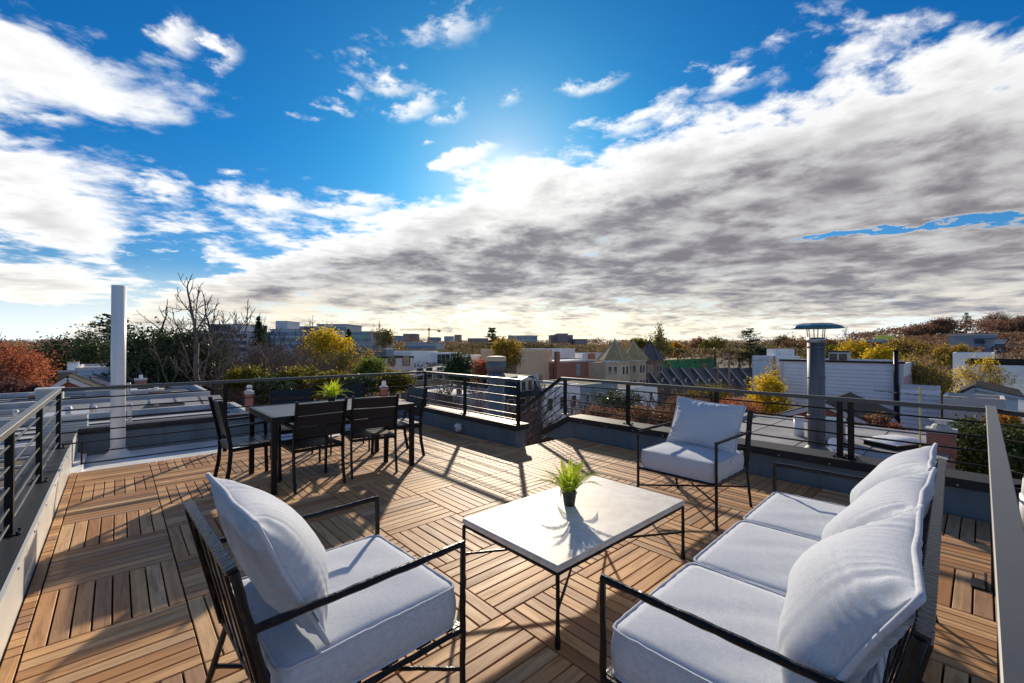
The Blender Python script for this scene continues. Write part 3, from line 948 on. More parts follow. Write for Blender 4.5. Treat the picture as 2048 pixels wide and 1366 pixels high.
# ---- dining table
dt = thing('dining_table', 'long black outdoor dining table with a slatted grey top', 'table', (1.885, 5.15, 0))
hx, hy = 0.775, 0.50
for k in range(9):
    y0 = -hy + 0.035 + k * (2 * hy - 0.07) / 9; y1 = y0 + (2 * hy - 0.07) / 9 - 0.006
    MB().box(-hx + 0.035, hx - 0.035, y0, y1, 0.733, 0.752, 0.002).build('slat', M['polytop'] if 'polytop' in M else M.setdefault('polytop', simple('grey_plastic_wood', (0.085, 0.088, 0.098), 0.40, var=0.25, scale=9, bmp=0.2, bscale=60, world=False, stretch=(0.4, 5, 5))), dt)
fr = MB()
fr.box(-hx, hx, -hy, -hy + 0.032, 0.69, 0.755).box(-hx, hx, hy - 0.032, hy, 0.69, 0.755)
fr.box(-hx, -hx + 0.032, -hy + 0.033, hy - 0.033, 0.69, 0.755).box(hx - 0.032, hx, -hy + 0.033, hy - 0.033, 0.69, 0.755)
fr.box(-0.02, 0.02, -hy + 0.033, hy - 0.033, 0.70, 0.729)
fr.build('frame', M['chairblack'], dt)
lm = MB().box(-0.024, 0.024, -0.024, 0.024, 0.0, 0.689).mesh('leg', M['chairblack'])
for sx in (-1, 1):
    for sy in (-1, 1): link('leg', lm, dt, (sx * (hx - 0.025), sy * (hy - 0.025), 0))


def dining_chair(name, label, group):
    t = thing(name, label, 'chair', (0, 0, 0), 0, group)
    mat = M['chairblack']
    for sx in (-1, 1):
        x = sx * 0.245
        # rear leg and back post in one bent bar
        pts = [(x, -0.275, 0.0), (x, -0.235, 0.20), (x, -0.222, 0.36), (x, -0.226, 0.46), (x, -0.25, 0.60), (x, -0.315, 0.905)]
        mb = MB(); w = 0.020; h = 0.036
        vs = []
        for px, py, pz in pts:
            vs += [(px - w / 2, py - h / 2, pz), (px + w / 2, py - h / 2, pz), (px + w / 2, py + h / 2, pz), (px - w / 2, py + h / 2, pz)]
        fs = [(3, 2, 1, 0), tuple(4 * (len(pts) - 1) + k for k in range(4))]
        for i in range(len(pts) - 1):
            for k in range(4): fs.append((4 * i + k, 4 * i + (k + 1) % 4, 4 * i + 4 + (k + 1) % 4, 4 * i + 4 + k))
        mb._add(vs, fs); mb.build('rear_leg', mat, t)
        MB().beam((x, 0.235, 0.0), (x, 0.215, 0.635), 0.020, 0.034, up=(0, 1, 0)).build('front_leg', mat, t)
        MB().beam((x, 0.245, 0.648), (x, -0.262, 0.640), 0.044, 0.020).build('armrest', M['polywood'], t)
        MB().beam((x * 0.95, 0.22, 0.405), (x * 0.95, -0.22, 0.395), 0.018, 0.034).build('side_rail', mat, t)
    MB().beam((-0.243, 0.222, 0.405), (0.243, 0.222, 0.405), 0.018, 0.030).build('front_rail', mat, t)
    MB().beam((-0.243, -0.215, 0.40), (0.243, -0.215, 0.40), 0.018, 0.03).build('back_rail', mat, t)
    for k in range(5):           # slats run across, the seat dips a little
        y = 0.205 - k * 0.0985; z = 0.428 - 0.012 * math.sin(math.pi * (k + 0.5) / 5)
        MB().box(-0.232, 0.232, y - 0.046, y + 0.046, z, z + 0.013, 0.003).build('seat_slat', M['polywood'], t)
    d = Vector((0, -0.065, 0.305)).normalized()
    for k in range(3):
        zc = 0.575 + k * 0.122; f = (zc - 0.60) / 0.305; y = -0.25 - 0.065 * f + 0.016
        n_ = Vector((0, d.z, -d.y)); c = Vector((0, y, zc)); hh = 0.0575
        vs = []
        for sx in (-1, 1):
            for a in (-1, 1):
                for b in (-1, 1):
                    vs.append(c + Vector((sx * 0.233, 0, 0)) + d * a * hh + n_ * b * 0.0075)
        mb = MB(); mb._add(vs, [(0, 1, 3, 2), (4, 6, 7, 5), (0, 4, 5, 1), (2, 3, 7, 6), (0, 2, 6, 4), (1, 5, 7, 3)])
        mb.build('back_slat', M['polywood'], t)
    return t


g = 'black slatted chairs round the dining table'
proto = dining_chair('dining_chair', 'black slatted chair at the left end of the dining table, seen from the side', g)
proto.location = (1.06, 5.36, 0); proto.rotation_euler = (0, 0, R(-88))
dup(proto, (1.53, 4.84, 0), R(2), 'black slatted chair with its back turned, left of two at the table', g)
dup(proto, (2.19, 4.875, 0), R(-11), 'black slatted chair with its back turned, right of two at the table', g)
dup(proto, (1.665, 5.87, 0), R(172), 'dark chair behind the dining table, left of the fern', g)
dup(proto, (2.40, 6.02, 0), R(165), 'dark chair behind the dining table, hidden behind the fern', g)
dup(proto, (2.74, 5.26, 0), R(86), 'black slatted chair at the right end of the dining table, beside the corner post', g)
bx = 5.22 * (FWD[0] + RGT[0] * (664 - 1024) / 862) / (FWD[1] + RGT[1] * (664 - 1024) / 862)
fern('bright green fern in the middle of the black dining table', bx, 5.22, 0.7545, 9, 0.92, 1.15)

tp = tag(MB().box(-0.03, 0.03, -0.02, 0.02, 0.001, 0.004).quad((-0.03, -0.02, 0.004), (0.03, -0.02, 0.004), (0.02, 0.01, 0.03), (-0.02, 0.015, 0.022)).build('tape_scrap', M['tape']), 'scrap of blue tape on the deck behind the low table', 'tape')
tp.location = (2.64, 2.87, 0.0015); tp.rotation_euler = (0, 0, 0.5)

# ------------------------------------------------------------------ the neighbourhood
GZ = -11.5


def on_x(px, X):                     # where column px meets the plane X = const
    t = (px - 1024) / 862; k = X / (FWD[0] + RGT[0] * t)
    return k * (FWD[1] + RGT[1] * t), k


def on_y(px, Y):
    t = (px - 1024) / 862; k = Y / (FWD[1] + RGT[1] * t)
    return k * (FWD[0] + RGT[0] * t), k


def ground():
    m, t, b = new_mat('ground')
    n = noise(t, geo(t, 'Position'), 0.02, 6, 0.6); n2 = noise(t, geo(t, 'Position'), 0.4, 5, 0.6)
    setin(t, b.inputs['Base Color'], mixc(t, n2.ss(0.35, 0.7), mixc(t, n.ss(0.4, 0.6), (0.055, 0.055, 0.052), (0.075, 0.06, 0.035)), (0.05, 0.06, 0.025)))
    b.inputs['Roughness'].default_value = 0.95
    mb = MB(); n_ = 48
    # rises into a wooded ridge on the right of the view
    xs = np.concatenate([-np.geomspace(3500, 60, 12), np.linspace(-40, 200, 13), np.geomspace(230, 3500, 16)])
    def h(x, y):
        f = x * FWD[0] + y * FWD[1]; l = x * RGT[0] + y * RGT[1]
        if f < 60: return GZ
        a = l / f
        e = max(0.0, min(1.0, (a - 0.55) / 0.55)); e = e * e * (3 - 2 * e)
        r = max(0.0, min(1.0, (f - 150) / 190)); r = r * r * (3 - 2 * r)
        far = max(0.0, min(1.0, (f - 500) / 900))
        return GZ + e * r * 23 * min(1.0, 900 / max(f, 300)) + far * 9
    N = len(xs)
    vs = [(x, y, h(x, y)) for y in xs for x in xs]
    fs = [(j * N + i, j * N + i + 1, (j + 1) * N + i + 1, (j + 1) * N + i) for j in range(N - 1) for i in range(N - 1)]
    mb._add(vs, fs); mb.build('ground', m, kind='structure', smooth=True)
    return h


HGT = ground()

# wall and roof finishes
M['white'] = simple('white_house_paint', (0.85, 0.86, 0.88), 0.6, var=0.10, scale=0.5)
M['whitetrim'] = simple('white_trim', (0.64, 0.64, 0.63), 0.5, var=0.06)
M['paleblue'] = simple('pale_blue_siding', (0.30, 0.38, 0.45), 0.6, var=0.1, scale=0.6)
M['bluegrey'] = simple('blue_grey_siding', (0.20, 0.28, 0.34), 0.6, var=0.1, scale=0.6)
M['sky_siding'] = simple('light_blue_siding', (0.46, 0.57, 0.66), 0.6, var=0.1, scale=0.6)
M['greywall'] = simple('grey_stucco', (0.13, 0.13, 0.145), 0.75, var=0.15, scale=0.6)
M['cream'] = simple('cream_stucco', (0.62, 0.57, 0.53), 0.7, var=0.1, scale=0.6)
M['olive'] = simple('olive_siding', (0.22, 0.21, 0.15), 0.7, var=0.1, scale=0.6)
M['tan'] = simple('tan_stucco', (0.66, 0.51, 0.35), 0.75, var=0.14, scale=0.5)
M['concrete'] = simple('pale_concrete', (0.48, 0.48, 0.47), 0.75, var=0.12, scale=0.3)
M['glassdark'] = simple('window_glass', (0.025, 0.032, 0.04), 0.08, var=0.2, scale=2, spec=0.8)
M['tealglass'] = simple('teal_glass', (0.02, 0.20, 0.19), 0.12, var=0.2, scale=0.5, spec=0.8)
M['membgrey'] = simple('grey_roof_membrane', (0.33, 0.33, 0.335), 0.8, spec=0.2, var=0.35, scale=0.8, bmp=0.15, bscale=8)
M['membwhite'] = simple('silver_roof_coating', (0.44, 0.46, 0.49), 0.75, spec=0.2, var=0.25, scale=0.9, bmp=0.15, bscale=6)
M['gravel'] = simple('gravel_roof', (0.20, 0.17, 0.135), 0.95, spec=0.1, var=0.4, scale=6, bmp=0.3, bscale=60)
M['shingle'] = simple('dark_shingle', (0.030, 0.030, 0.033), 0.85, spec=0.12, var=0.4, scale=5, bmp=0.4, bscale=25)
M['slate'] = simple('grey_slate', (0.13, 0.125, 0.13), 0.75, spec=0.2, var=0.45, scale=4, bmp=0.4, bscale=12)
M['mossy'] = simple('mossy_slate', (0.44, 0.345, 0.17), 0.75, spec=0.2, var=0.45, scale=3, bmp=0.4, bscale=12)
M['tealroof'] = simple('dark_teal_mansard', (0.035, 0.065, 0.08), 0.8, spec=0.1, var=0.3, scale=3)
M['green'] = simple('green_sheathing', (0.10, 0.46, 0.20), 0.7, var=0.2, scale=0.6)
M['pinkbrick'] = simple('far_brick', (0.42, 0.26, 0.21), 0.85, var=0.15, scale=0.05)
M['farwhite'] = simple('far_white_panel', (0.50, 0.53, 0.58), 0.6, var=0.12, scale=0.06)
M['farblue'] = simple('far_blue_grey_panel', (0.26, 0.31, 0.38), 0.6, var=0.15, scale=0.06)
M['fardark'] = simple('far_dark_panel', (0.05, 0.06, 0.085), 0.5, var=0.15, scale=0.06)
M['copper'] = simple('tin_chimney_cap', (0.06, 0.20, 0.25), 0.45, 0.2, var=0.2, scale=5)
M['greypipe'] = simple('grey_flue_paint', (0.095, 0.108, 0.128), 0.55, 0.0, var=0.35, stretch=(4, 4, 0.4), scale=2)
M['pink'] = simple('pink_sheathing', (0.62, 0.33, 0.33), 0.7, var=0.1)
M['orange'] = simple('crane_paint', (0.70, 0.24, 0.10), 0.6, var=0.1)
M['yellowp'] = simple('yellow_mast', (0.60, 0.52, 0.12), 0.5, var=0.15)
M['billboard'] = simple('yellow_billboard', (0.85, 0.80, 0.12), 0.6, var=0.06)
M['redsign'] = simple('red_sign', (0.36, 0.03, 0.05), 0.6, var=0.1)


class Frame:
    """origin plus two plan directions: u along the front, v into the building"""
    def __init__(s, ox, oy, ang): s.o = (ox, oy); s.a = ang
    def xy(s, u, v):
        c, n = math.cos(s.a), math.sin(s.a)
        return s.o[0] + u * c - v * n, s.o[1] + u * n + v * c


def windows(par, rects, frame=None, glass=None, depth=0.05, mull=True):
    """rects on the local front plane v = 0: (u, z, w, h); facing -v"""
    frame = frame or M['whitetrim']; glass = glass or M['glassdark']
    fm, gm = {}, {}
    for u, z, w, h in rects:
        k = (round(w, 3), round(h, 3))
        if k not in fm:
            f = 0.07 if w > 0.5 else 0.04
            mb = MB(); mb.box(-w / 2, w / 2, -depth, 0.02, 0, f).box(-w / 2, w / 2, -depth, 0.02, h - f, h)
            mb.box(-w / 2, -w / 2 + f, -depth, 0.02, f, h - f).box(w / 2 - f, w / 2, -depth, 0.02, f, h - f)
            if mull: mb.box(-w / 2 + f, w / 2 - f, -depth * 0.6, 0.02, h / 2 - 0.02, h / 2 + 0.02)
            fm[k] = mb.mesh('window', frame)
            gm[k] = MB().box(-w / 2 + f, w / 2 - f, -0.012, 0.015, f, h - f).mesh('pane', glass)
        o = link('window', fm[k], par, (u, 0, z)); link('pane', gm[k], o)


def house(label, x0, y0, ang, w, d, z1, mat, roofmat, wins=(), cat='house', name='house', par_h=0.35, z0=None, frame=None, glass=None, coping=None, group=None, z1b=None):
    """flat-roofed block: front along u from (x0, y0) in direction ang, depth d behind it"""
    z0 = GZ if z0 is None else z0
    t = thing(name, label, cat, (x0, y0, z0), ang, group)
    H = z1 - z0
    MB().box(0, w, 0, d, 0, H - par_h).build('wall', mat, t)
    MB().box(0.2, w - 0.2, 0.2, d - 0.2, H - par_h + 0.003, H - par_h + 0.05).build('roof', roofmat, t)
    c = MB(); e = 0.18
    c.box(0, w, 0, e, H - par_h + 0.002, H).box(0, w, d - e, d, H - par_h + 0.002, H).box(0, e, e, d - e, H - par_h + 0.002, H).box(w - e, w, e, d - e, H - par_h + 0.002, H)
    c.build('parapet', coping or mat, t)
    if wins:
        h = bpy.data.objects.new('facade', None)
        windows(t, [(u, z - z0, ww, hh) for u, z, ww, hh in wins], frame, glass)
        bpy.data.objects.remove(h)
    return t


def siding(par, mat, w, z0, z1, pitch=0.2):
    """lapped boards standing proud of the front"""
    mb = MB(); n = int((z1 - z0) / pitch); g = pitch * 0.22
    for k in range(n):
        z = z0 + k * pitch
        mb._add([(0, -0.10, z + g), (w, -0.10, z + g), (w, -0.05, z + pitch), (0, -0.05, z + pitch), (0, -0.002, z + g), (w, -0.002, z + g), (w, -0.002, z + pitch), (0, -0.002, z + pitch)], [(0, 1, 2, 3), (4, 5, 1, 0), (3, 2, 6, 7)])
    mb.build('siding', mat, par, kind='stuff')


def chimney(label, x, y, z0, z1, w, d, mat, cat='chimney', pots=1, name='chimney', potmat=None):
    t = thing(name, label, cat, (x, y, z0))
    H = z1 - z0
    MB().box(-w / 2, w / 2, -d / 2, d / 2, 0, H - 0.10).build('stack', mat, t)
    MB().box(-w / 2 - 0.025, w / 2 + 0.025, -d / 2 - 0.025, d / 2 + 0.025, H - 0.098, H).build('crown', M['concrete'], t)
    for k in range(pots):
        MB().lathe((k - (pots - 1) / 2) * 0.35, 0, [(0.08, H + 0.001), (0.085, H + 0.12), (0.07, H + 0.2), (0.05, H + 0.2)], 12).build('pot', potmat or M['brick'], t)
    return t


# ---- the flat roof next door on the right
NZ = -1.2
nb = thing('house', 'neighbouring house with a flat grey roof beyond the right parapet', 'house', (5.95, 0.55, GZ))
H = NZ - GZ
MB().box(0, 11.9, 0, 5.5, 0, H - 0.05).build('wall', M['brick'], nb)
MB().box(0.25, 11.65, 0.25, 5.25, H - 0.047, H).build('roof', M['membgrey'], nb)
e = MB().box(0, 0.24, 0, 5.5, H - 0.047, H + 0.10).box(11.66, 11.9, 0, 5.5, H - 0.047, H + 0.04).box(0.242, 11.658, 5.26, 5.5, H - 0.047, H + 0.10).box(0.242, 11.658, 0, 0.24, H - 0.047, H + 0.06)
e.build('parapet', M['membgrey'], nb)
sm_ = MB()
for k in range(1, 4): sm_.box(0.3, 11.6, k * 1.4, k * 1.4 + 0.025, H + 0.001, H + 0.006)
sm_.build('roof_seams', M['cap'], nb, kind='stuff')

sx, sy = at(1632, 10.6)
fl = thing('flue', 'tall grey metal flue with a flat metal rain cap on the neighbouring roof', 'flue', (sx, sy, NZ))
MB().cyl(0, 0, 0, 2.72, 0.183, n=28).build('pipe', M['greypipe'], fl, smooth=True)
MB().lathe(0, 0, [(0.36, 0.0), (0.35, 0.02), (0.21, 0.16), (0.186, 0.2)], 28).build('flashing', M['greypipe'], fl, smooth=True)
for z in (0.9, 1.84, 2.58): MB().lathe(0, 0, [(0.184, z), (0.195, z + 0.01), (0.195, z + 0.04), (0.184, z + 0.05)], 28).build('band', M['greypipe'], fl)
MB().cyl(0, 0, 2.724, 2.84, 0.19, n=28).build('collar', M['steel'], fl, smooth=True)
for k in range(6):
    a = k * 1.047
    MB().beam((0.17 * math.cos(a), 0.17 * math.sin(a), 2.84), (0.20 * math.cos(a), 0.20 * math.sin(a), 3.1), 0.05, 0.012).build('strut', M['steel'], fl)
MB().lathe(0, 0, [(0.0, 3.20), (0.32, 3.19), (0.52, 3.13), (0.58, 3.07), (0.575, 3.062), (0.51, 3.115), (0.31, 3.165), (0.0, 3.17)], 10).build('rain_cap', M['copper'], fl)

x, y = at(1597, 12.6)
vt = thing('roof_vent', 'squat white cylinder vent on the flat grey neighbouring roof', 'vent', (x, y, NZ))
MB().cyl(0, 0, 0, 0.5, 0.13, n=18).build('pipe', M['pvc'], vt, smooth=True)
MB().lathe(0, 0, [(0.0, 0.58), (0.15, 0.57), (0.155, 0.5), (0.135, 0.5)], 18).build('cap', M['pvc'], vt)
x, y = at(1661, 11.9)
ac = thing('air_conditioner', 'louvred grey air conditioner standing behind the tall flue', 'air conditioner', (x, y, NZ), 0.2)
MB().box(-0.3, 0.3, -0.3, 0.3, 0.06, 0.60).build('body', M['bluegrey'], ac)
lv = MB().box(-0.306, 0.306, -0.306, 0.306, 0.08, 0.085)
for k in range(11): lv.box(-0.312, 0.312, -0.312, 0.312, 0.09 + k * 0.044, 0.112 + k * 0.044)
lv.build('louvres', M['steel'], ac, kind='stuff')
MB().box(-0.33, 0.33, -0.33, 0.33, 0.603, 0.635).build('top', M['copper'], ac)
MB().box(-0.36, 0.36, -0.36, 0.36, 0.0, 0.057).build('base', M['rail'], ac)
x, y = at(1667, 10.2)
ds = thing('satellite_dish', 'white satellite dish low on the neighbouring roof beside the flue', 'satellite dish', (x, y, NZ), math.atan2(-y, -x))
dm = MB().lathe(0, 0, [(0.001, 0.0), (0.08, 0.01), (0.14, 0.03), (0.17, 0.05)], 20); o = dm.build('reflector', M['pvc'], ds, smooth=True)
o.location = (0.05, 0, 0.30); o.rotation_euler = (0, R(62), 0.6)
MB().tube([(0, 0, 0), (0, 0, 0.3)], 0.02, 8).build('mast', M['steel'], ds)
MB().tube([(0.05, 0, 0.2), (0.24, 0.08, 0.24)], 0.008, 6).box(0.23, 0.27, 0.06, 0.10, 0.22, 0.26).build('feed_arm', M['steel'], ds)
x, y = at(1790, 11.4)
sk = thing('skylight', 'long white domed skylight on the flat grey roof', 'skylight', (x, y, NZ), R(-25))
MB().box(-0.62, 0.62, -0.38, 0.38, 0, 0.12).build('curb', M['rail'], sk)
pm = MB(); n = 8; vs = []
for j in range(n + 1):
    for i in range(n + 1):
        u, w = -1 + 2 * i / n, -1 + 2 * j / n
        vs.append((u * 0.66, w * 0.42, 0.125 + 0.13 * (1 - u ** 4) * (1 - w ** 4)))
pm._add(vs, [(j * (n + 1) + i, j * (n + 1) + i + 1, (j + 1) * (n + 1) + i + 1, (j + 1) * (n + 1) + i) for j in range(n) for i in range(n)])
pm.build('dome', M['pvc'], sk, smooth=True)
MB().box(-0.66, 0.66, -0.42, 0.42, 0.121, 0.145).build('rim', M['flash'], sk)
x, y = at(1839, 10.6)
an = thing('antenna', 'yellow antenna mast carrying a long black aerial boom', 'antenna', (x, y, NZ), R(-52))
MB().tube([(0, 0, 0), (0, 0, 1.62)], 0.018, 8).build('mast', M['yellowp'], an)
bm_ = MB().tube([(-1.0, 0, 1.52), (0.9, 0, 1.36)], 0.010, 6)
bm_.build('boom', M['rail'], an)
for k in range(11):
    f = -0.95 + k * 0.18
    MB().tube([(f, -0.10 - k * 0.016, 1.52 - (f + 1) * 0.084), (f, 0.10 + k * 0.016, 1.52 - (f + 1) * 0.084)], 0.005, 5).build('rod', M['rail'], an)
x, y = at(1881, 10.4)
ck = chimney('small red brick chimney with a rounded mortar top on the neighbouring roof', x, y, NZ, -0.55, 0.40, 0.5, M['brick'], pots=0)
MB().lathe(0, 0, [(0.19, 0.652), (0.16, 0.73), (0.10, 0.76), (0.0, 0.77)], 14).build('mortar_cap', M['concrete'], ck)
MB().box(-0.22, 0.22, -0.2, 0.2, 0.86, 0.885).box(-0.12, 0.12, -0.1, 0.1, 0.765, 0.86).build('rain_hood', M['pvc'], ck)

# big blue-grey vent just outside the first parapet
x, y = at(992, 9.6)
bv = thing('vent_stack', 'thick blue-grey vent stack with a tan lid outside the railing by the stairs', 'vent stack', (x, y, -2.0))
MB().cyl(0, 0, -2.6, 2.87, 0.178, n=28).build('pipe', M['parapet'], bv, smooth=True)
for z in (2.60, 2.73): MB().lathe(0, 0, [(0.179, z), (0.205, z + 0.02), (0.205, z + 0.07), (0.179, z + 0.09)], 28).build('band', M['parapet'], bv)
MB().cyl(0, 0, 2.872, 3.10, 0.215, n=28).build('hood', M['parapet'], bv, smooth=True)
MB().lathe(0, 0, [(0.225, 3.102), (0.228, 3.18), (0.2, 3.205), (0.0, 3.22)], 28).build('lid', M['tan'], bv)
ap = thing('house', 'low annex with a dark flat roof below the stairs', 'house', (5.9, 6.4, GZ))
MB().box(0, 6.5, 0, 5.5, 0, 6.80).build('wall', M['concrete'], ap)
MB().box(0.01, 6.49, 0.01, 5.49, 6.803, 6.9).build('roof', M['shingle'], ap)

# ---- rooftops of the row going away on the left
ROW = [(9.15, 5.2, -0.98, 'gravel', 'brown gravel'), (14.6, 5.3, -1.0, 'membwhite', 'silver coated'), (20.1, 5.3, -1.25, 'membgrey', 'patched grey'), (25.7, 5.6, -1.05, 'membwhite', 'bright silver')]
lab = ['flat roofed row house with brown gravel, just beyond the long back parapet', 'row house with a silver roof, second beyond the back parapet',
       'row house with a patched grey roof, third beyond the back parapet', 'row house with a bright silver roof, last before the brick gable']
for k, (yy, dd, z, rm, nm) in enumerate(ROW):
    h = house(lab[k], -15.0, yy, 0.0, 18.4, dd, z + 0.22, M['brick'], M[rm], par_h=0.24, coping=M['membwhite'] if k % 2 else M['concrete'], group='row houses beyond the back parapet')
    hz = z - GZ
    sm_ = MB()
    for q in range(5): sm_.box(0.4, 18.0, 0.9 + q * 0.9, 0.96 + q * 0.9, hz + 0.04, hz + 0.075)
    sm_.build('roof_seams', M['membwhite' if k % 2 == 0 else 'cap'], h, kind='stuff')
    rr = random.Random(50 + k)
    for q in range(3):
        w_ = rr.uniform(0.5, 1.1)
        s_ = thing('skylight', ['white skylight box', 'flat glazed skylight', 'pale roof hatch'][q] + ' on the ' + nm + ' row house roof', 'skylight', (rr.uniform(-7, 2.0), yy + rr.uniform(1.2, dd - 1.2), z + 0.03), 0)
        MB().box(-w_ * .7, w_ * .7, -w_ / 2, w_ / 2, 0, 0.22).build('curb', M['membwhite'], s_)
        MB().box(-w_ * .7 - .03, w_ * .7 + .03, -w_ / 2 - .03, w_ / 2 + .03, 0.223, 0.29).build('lid', M[('pvc', 'glassdark', 'steel')[q]], s_)
    for q in range(2):
        p_ = thing('vent_pipe', ('short', 'stubby')[q] + ' grey vent pipe on the ' + nm + ' row house roof', 'vent pipe', (rr.uniform(-6, 2.6), yy + rr.uniform(0.6, dd - 0.6), z + 0.03))
        hh = rr.uniform(0.35, 0.7)
        MB().cyl(0, 0, 0, hh, 0.06, n=10).build('pipe', M['steel'], p_); MB().cyl(0, 0, hh + 0.002, hh + 0.08, 0.09, 0.06, n=10).build('cap', M['steel'], p_)
    if k in (1, 3):
        a_ = thing('air_conditioner', 'white air conditioner on the ' + nm + ' row house roof', 'air conditioner', (rr.uniform(-3, 2), yy + 2.0, z + 0.03))
        MB().box(-0.4, 0.4, -0.4, 0.4, 0.05, 0.55).build('body', M['concrete'], a_); MB().box(-0.42, 0.42, -0.42, 0.42, 0.553, 0.60).build('top', M['steel'], a_)
        gl = MB()
        for i_ in range(6): gl.box(-0.41, 0.41, -0.41, 0.41, 0.10 + i_ * 0.07, 0.12 + i_ * 0.07)
        gl.build('grille', M['bluegrey'], a_, kind='stuff')
    sp = MB()
    if k == 2:                     # an array of roof racks
        for q in range(7):
            x_ = -2.0 + q * 0.85
            r_ = thing('roof_rack', 'slanted pale metal rack on the patched grey row house roof', 'rack', (x_, yy + 2.6, z + 0.05), 0, 'roof racks on the patched grey roof')
            MB().beam((0, -0.9, 0.10), (0, 0.9, 0.36), 0.75, 0.03).build('panel', M['membgrey'], r_)
            MB().tube([(0.3, 0.85, 0.0), (0.3, 0.85, 0.33)], 0.02, 6).build('strut', M['steel'], r_); MB().tube([(-0.3, 0.85, 0.0), (-0.3, 0.85, 0.33)], 0.02, 6).build('strut', M['steel'], r_)
for px, D, ztop, ww, lb in ((313, 20.5, -0.62, 0.55, 'red brick chimney with a tan top rising right of the white pipe'), (282, 24, -0.4, 0.5, 'brick chimney with pale mortar behind the white pipe'),
                            (499, 14.6, -0.10, 0.20, 'slim white topped brick chimney left of the dining chairs'), (768, 16.5, -0.12, 0.20, 'slim white brick chimney behind the dining table'), (75, 20, -0.75, 0.5, 'low brick chimney on the roofs at far left')):
    x, y = at(px, D)
    chimney(lb, x, y, -2.0, ztop, ww, ww, M['brick'], pots=1 if px != 499 else 1, potmat=M['white'])
for px, D in ((499, 14.6), (768, 16.5)):
    pass
# gabled brick house, plain grey gable and the blue sided house behind the row
def gable(label, px0, px1, apex_px, Y, eave_py, apex_py, depth, mat, roofmat, trim, cat='house', axis='y', pxdir=1):
    """gable end facing the deck on the plane Y = const (or X = const)"""
    if axis == 'y':
        xa, k0 = on_y(px0, Y); xb, k1 = on_y(px1, Y); xc, kc = on_y(apex_px, Y)
        t = thing('house', label, cat, (xa, Y, GZ), 0.0); w = xb - xa; a = xc - xa
    else:
        ya, k0 = on_x(px0, Y); yb, k1 = on_x(px1, Y); yc, kc = on_x(apex_px, Y)
        t = thing('house', label, cat, (Y, ya, GZ), R(-90)); w = ya - yb; a = ya - yc
    he = zat(eave_py, (k0 + k1) / 2) - GZ; hp = zat(apex_py, kc) - GZ
    m = MB(); pr_ = [(0, 0), (w, 0), (w, he), (a, hp), (0, he)]; n = 5
    m._add([(u, 0, z) for u, z in pr_] + [(u, depth, z) for u, z in pr_], [tuple(range(n)), tuple(range(n, 2 * n))[::-1]] + [(i, i + n, (i + 1) % n + n, (i + 1) % n) for i in range(n)])
    m.build('wall', mat, t)
    for u0, u1, z0, z1 in ((-0.35, a, he - 0.35 * (hp - he) / max(a, .1), hp), (w + 0.35, a, he - 0.35 * (hp - he) / max(w - a, .1), hp)):
        m = MB(); nrm = 0.10
        m._add([(u0, -0.25, z0), (u1, -0.25, z1), (u1, depth + 0.2, z1), (u0, depth + 0.2, z0), (u0, -0.25, z0 + nrm), (u1, -0.25, z1 + nrm), (u1, depth + 0.2, z1 + nrm), (u0, depth + 0.2, z0 + nrm)],
               [(0, 1, 2, 3), (7, 6, 5, 4), (0, 4, 5, 1), (1, 5, 6, 2), (2, 6, 7, 3), (3, 7, 4, 0)])
        m.build('roof', roofmat, t)
        MB().beam((u0, -0.275, z0 - 0.07), (u1, -0.275, z1 - 0.07), 0.04, 0.22, up=(0, -1, 0.01) if False else (0, 0, 1)).build('rake_trim', trim, t)
    return t


gable('brick gable house with white rake boards beyond the row roofs at left', 92, 190, 137, 33.0, 779, 755, 3.5, M['brick'], M['shingle'], M['whitetrim'])
gable('plain grey gable house beside the white pipe at left', 158, 262, 182, 37.5, 780, 755, 3.5, M['concrete'], M['slate'], M['whitetrim'])
xa, k0 = on_y(150, 44.0); xb, k1 = on_y(262, 44.0)
bh = house('blue-grey sided house with a white chimney behind the gables at left', xa, 44.0, 0, xb - xa, 8, zat(733, k1), M['sky_siding'], M['membgrey'], par_h=0.2, coping=M['whitetrim'])
siding(bh, M['sky_siding'], xb - xa, 7.5, zat(733, k1) - GZ - 0.22)
x, y = at(147, 50.0 * .75); chimney('white square chimney on the blue-grey sided house', x, y, -4.5, zat(724, 37.5), 0.7, 0.7, M['white'])
x, y = at(136, 28.0); chimney('broad weathered brick chimney at the left gable', x, y, -4, zat(741, 28), 0.85, 0.7, M['darkbrick'], pots=0)
# pale wall just past the left railing
house('pale blue-grey house close below the left railing', -9.0, 3.0, R(0), 5.2, 9.5, -2.15, M['paleblue'], M['membwhite'], par_h=0.25, coping=M['membwhite'])

# ---- white sided building and its neighbours on the right
X = 44.0
ya, k0 = on_x(1562, X); yb, k1 = on_x(1806, X)
zt = zat(722, k0)
wb = house('big white sided building with a black flue pipe behind the tall grey flue', X, ya, R(-90), ya - yb, 12, zt, M['white'], M['shingle'], par_h=0.5, coping=M['white'])
siding(wb, M['white'], ya - yb, 4.0, zt - GZ - 0.3, 0.30)
MB().box(-0.12, ya - yb + 0.12, -0.14, 0.10, zt - GZ + 0.002, zt - GZ + 0.16).build('roof_edge', M['rail'], wb)
MB().box(ya - yb - 0.45, ya - yb + 0.05, -0.16, -0.105, 4.0, zt - GZ).box(-0.05, 0.25, -0.16, -0.105, 4.0, zt - GZ).build('corner_board', M['whitetrim'], wb, kind='stuff')
MB().box(ya - yb + 0.002, ya - yb + 0.05, 0.5, 5.0, zt - GZ - 6.0, zt - GZ - 1.0).build('end_panel', M['pink'], wb)
bp_ = thing('flue', 'black flue pipe running up the white sided wall', 'flue', (X - 0.35, on_x(1793, X)[0], 0), 0)
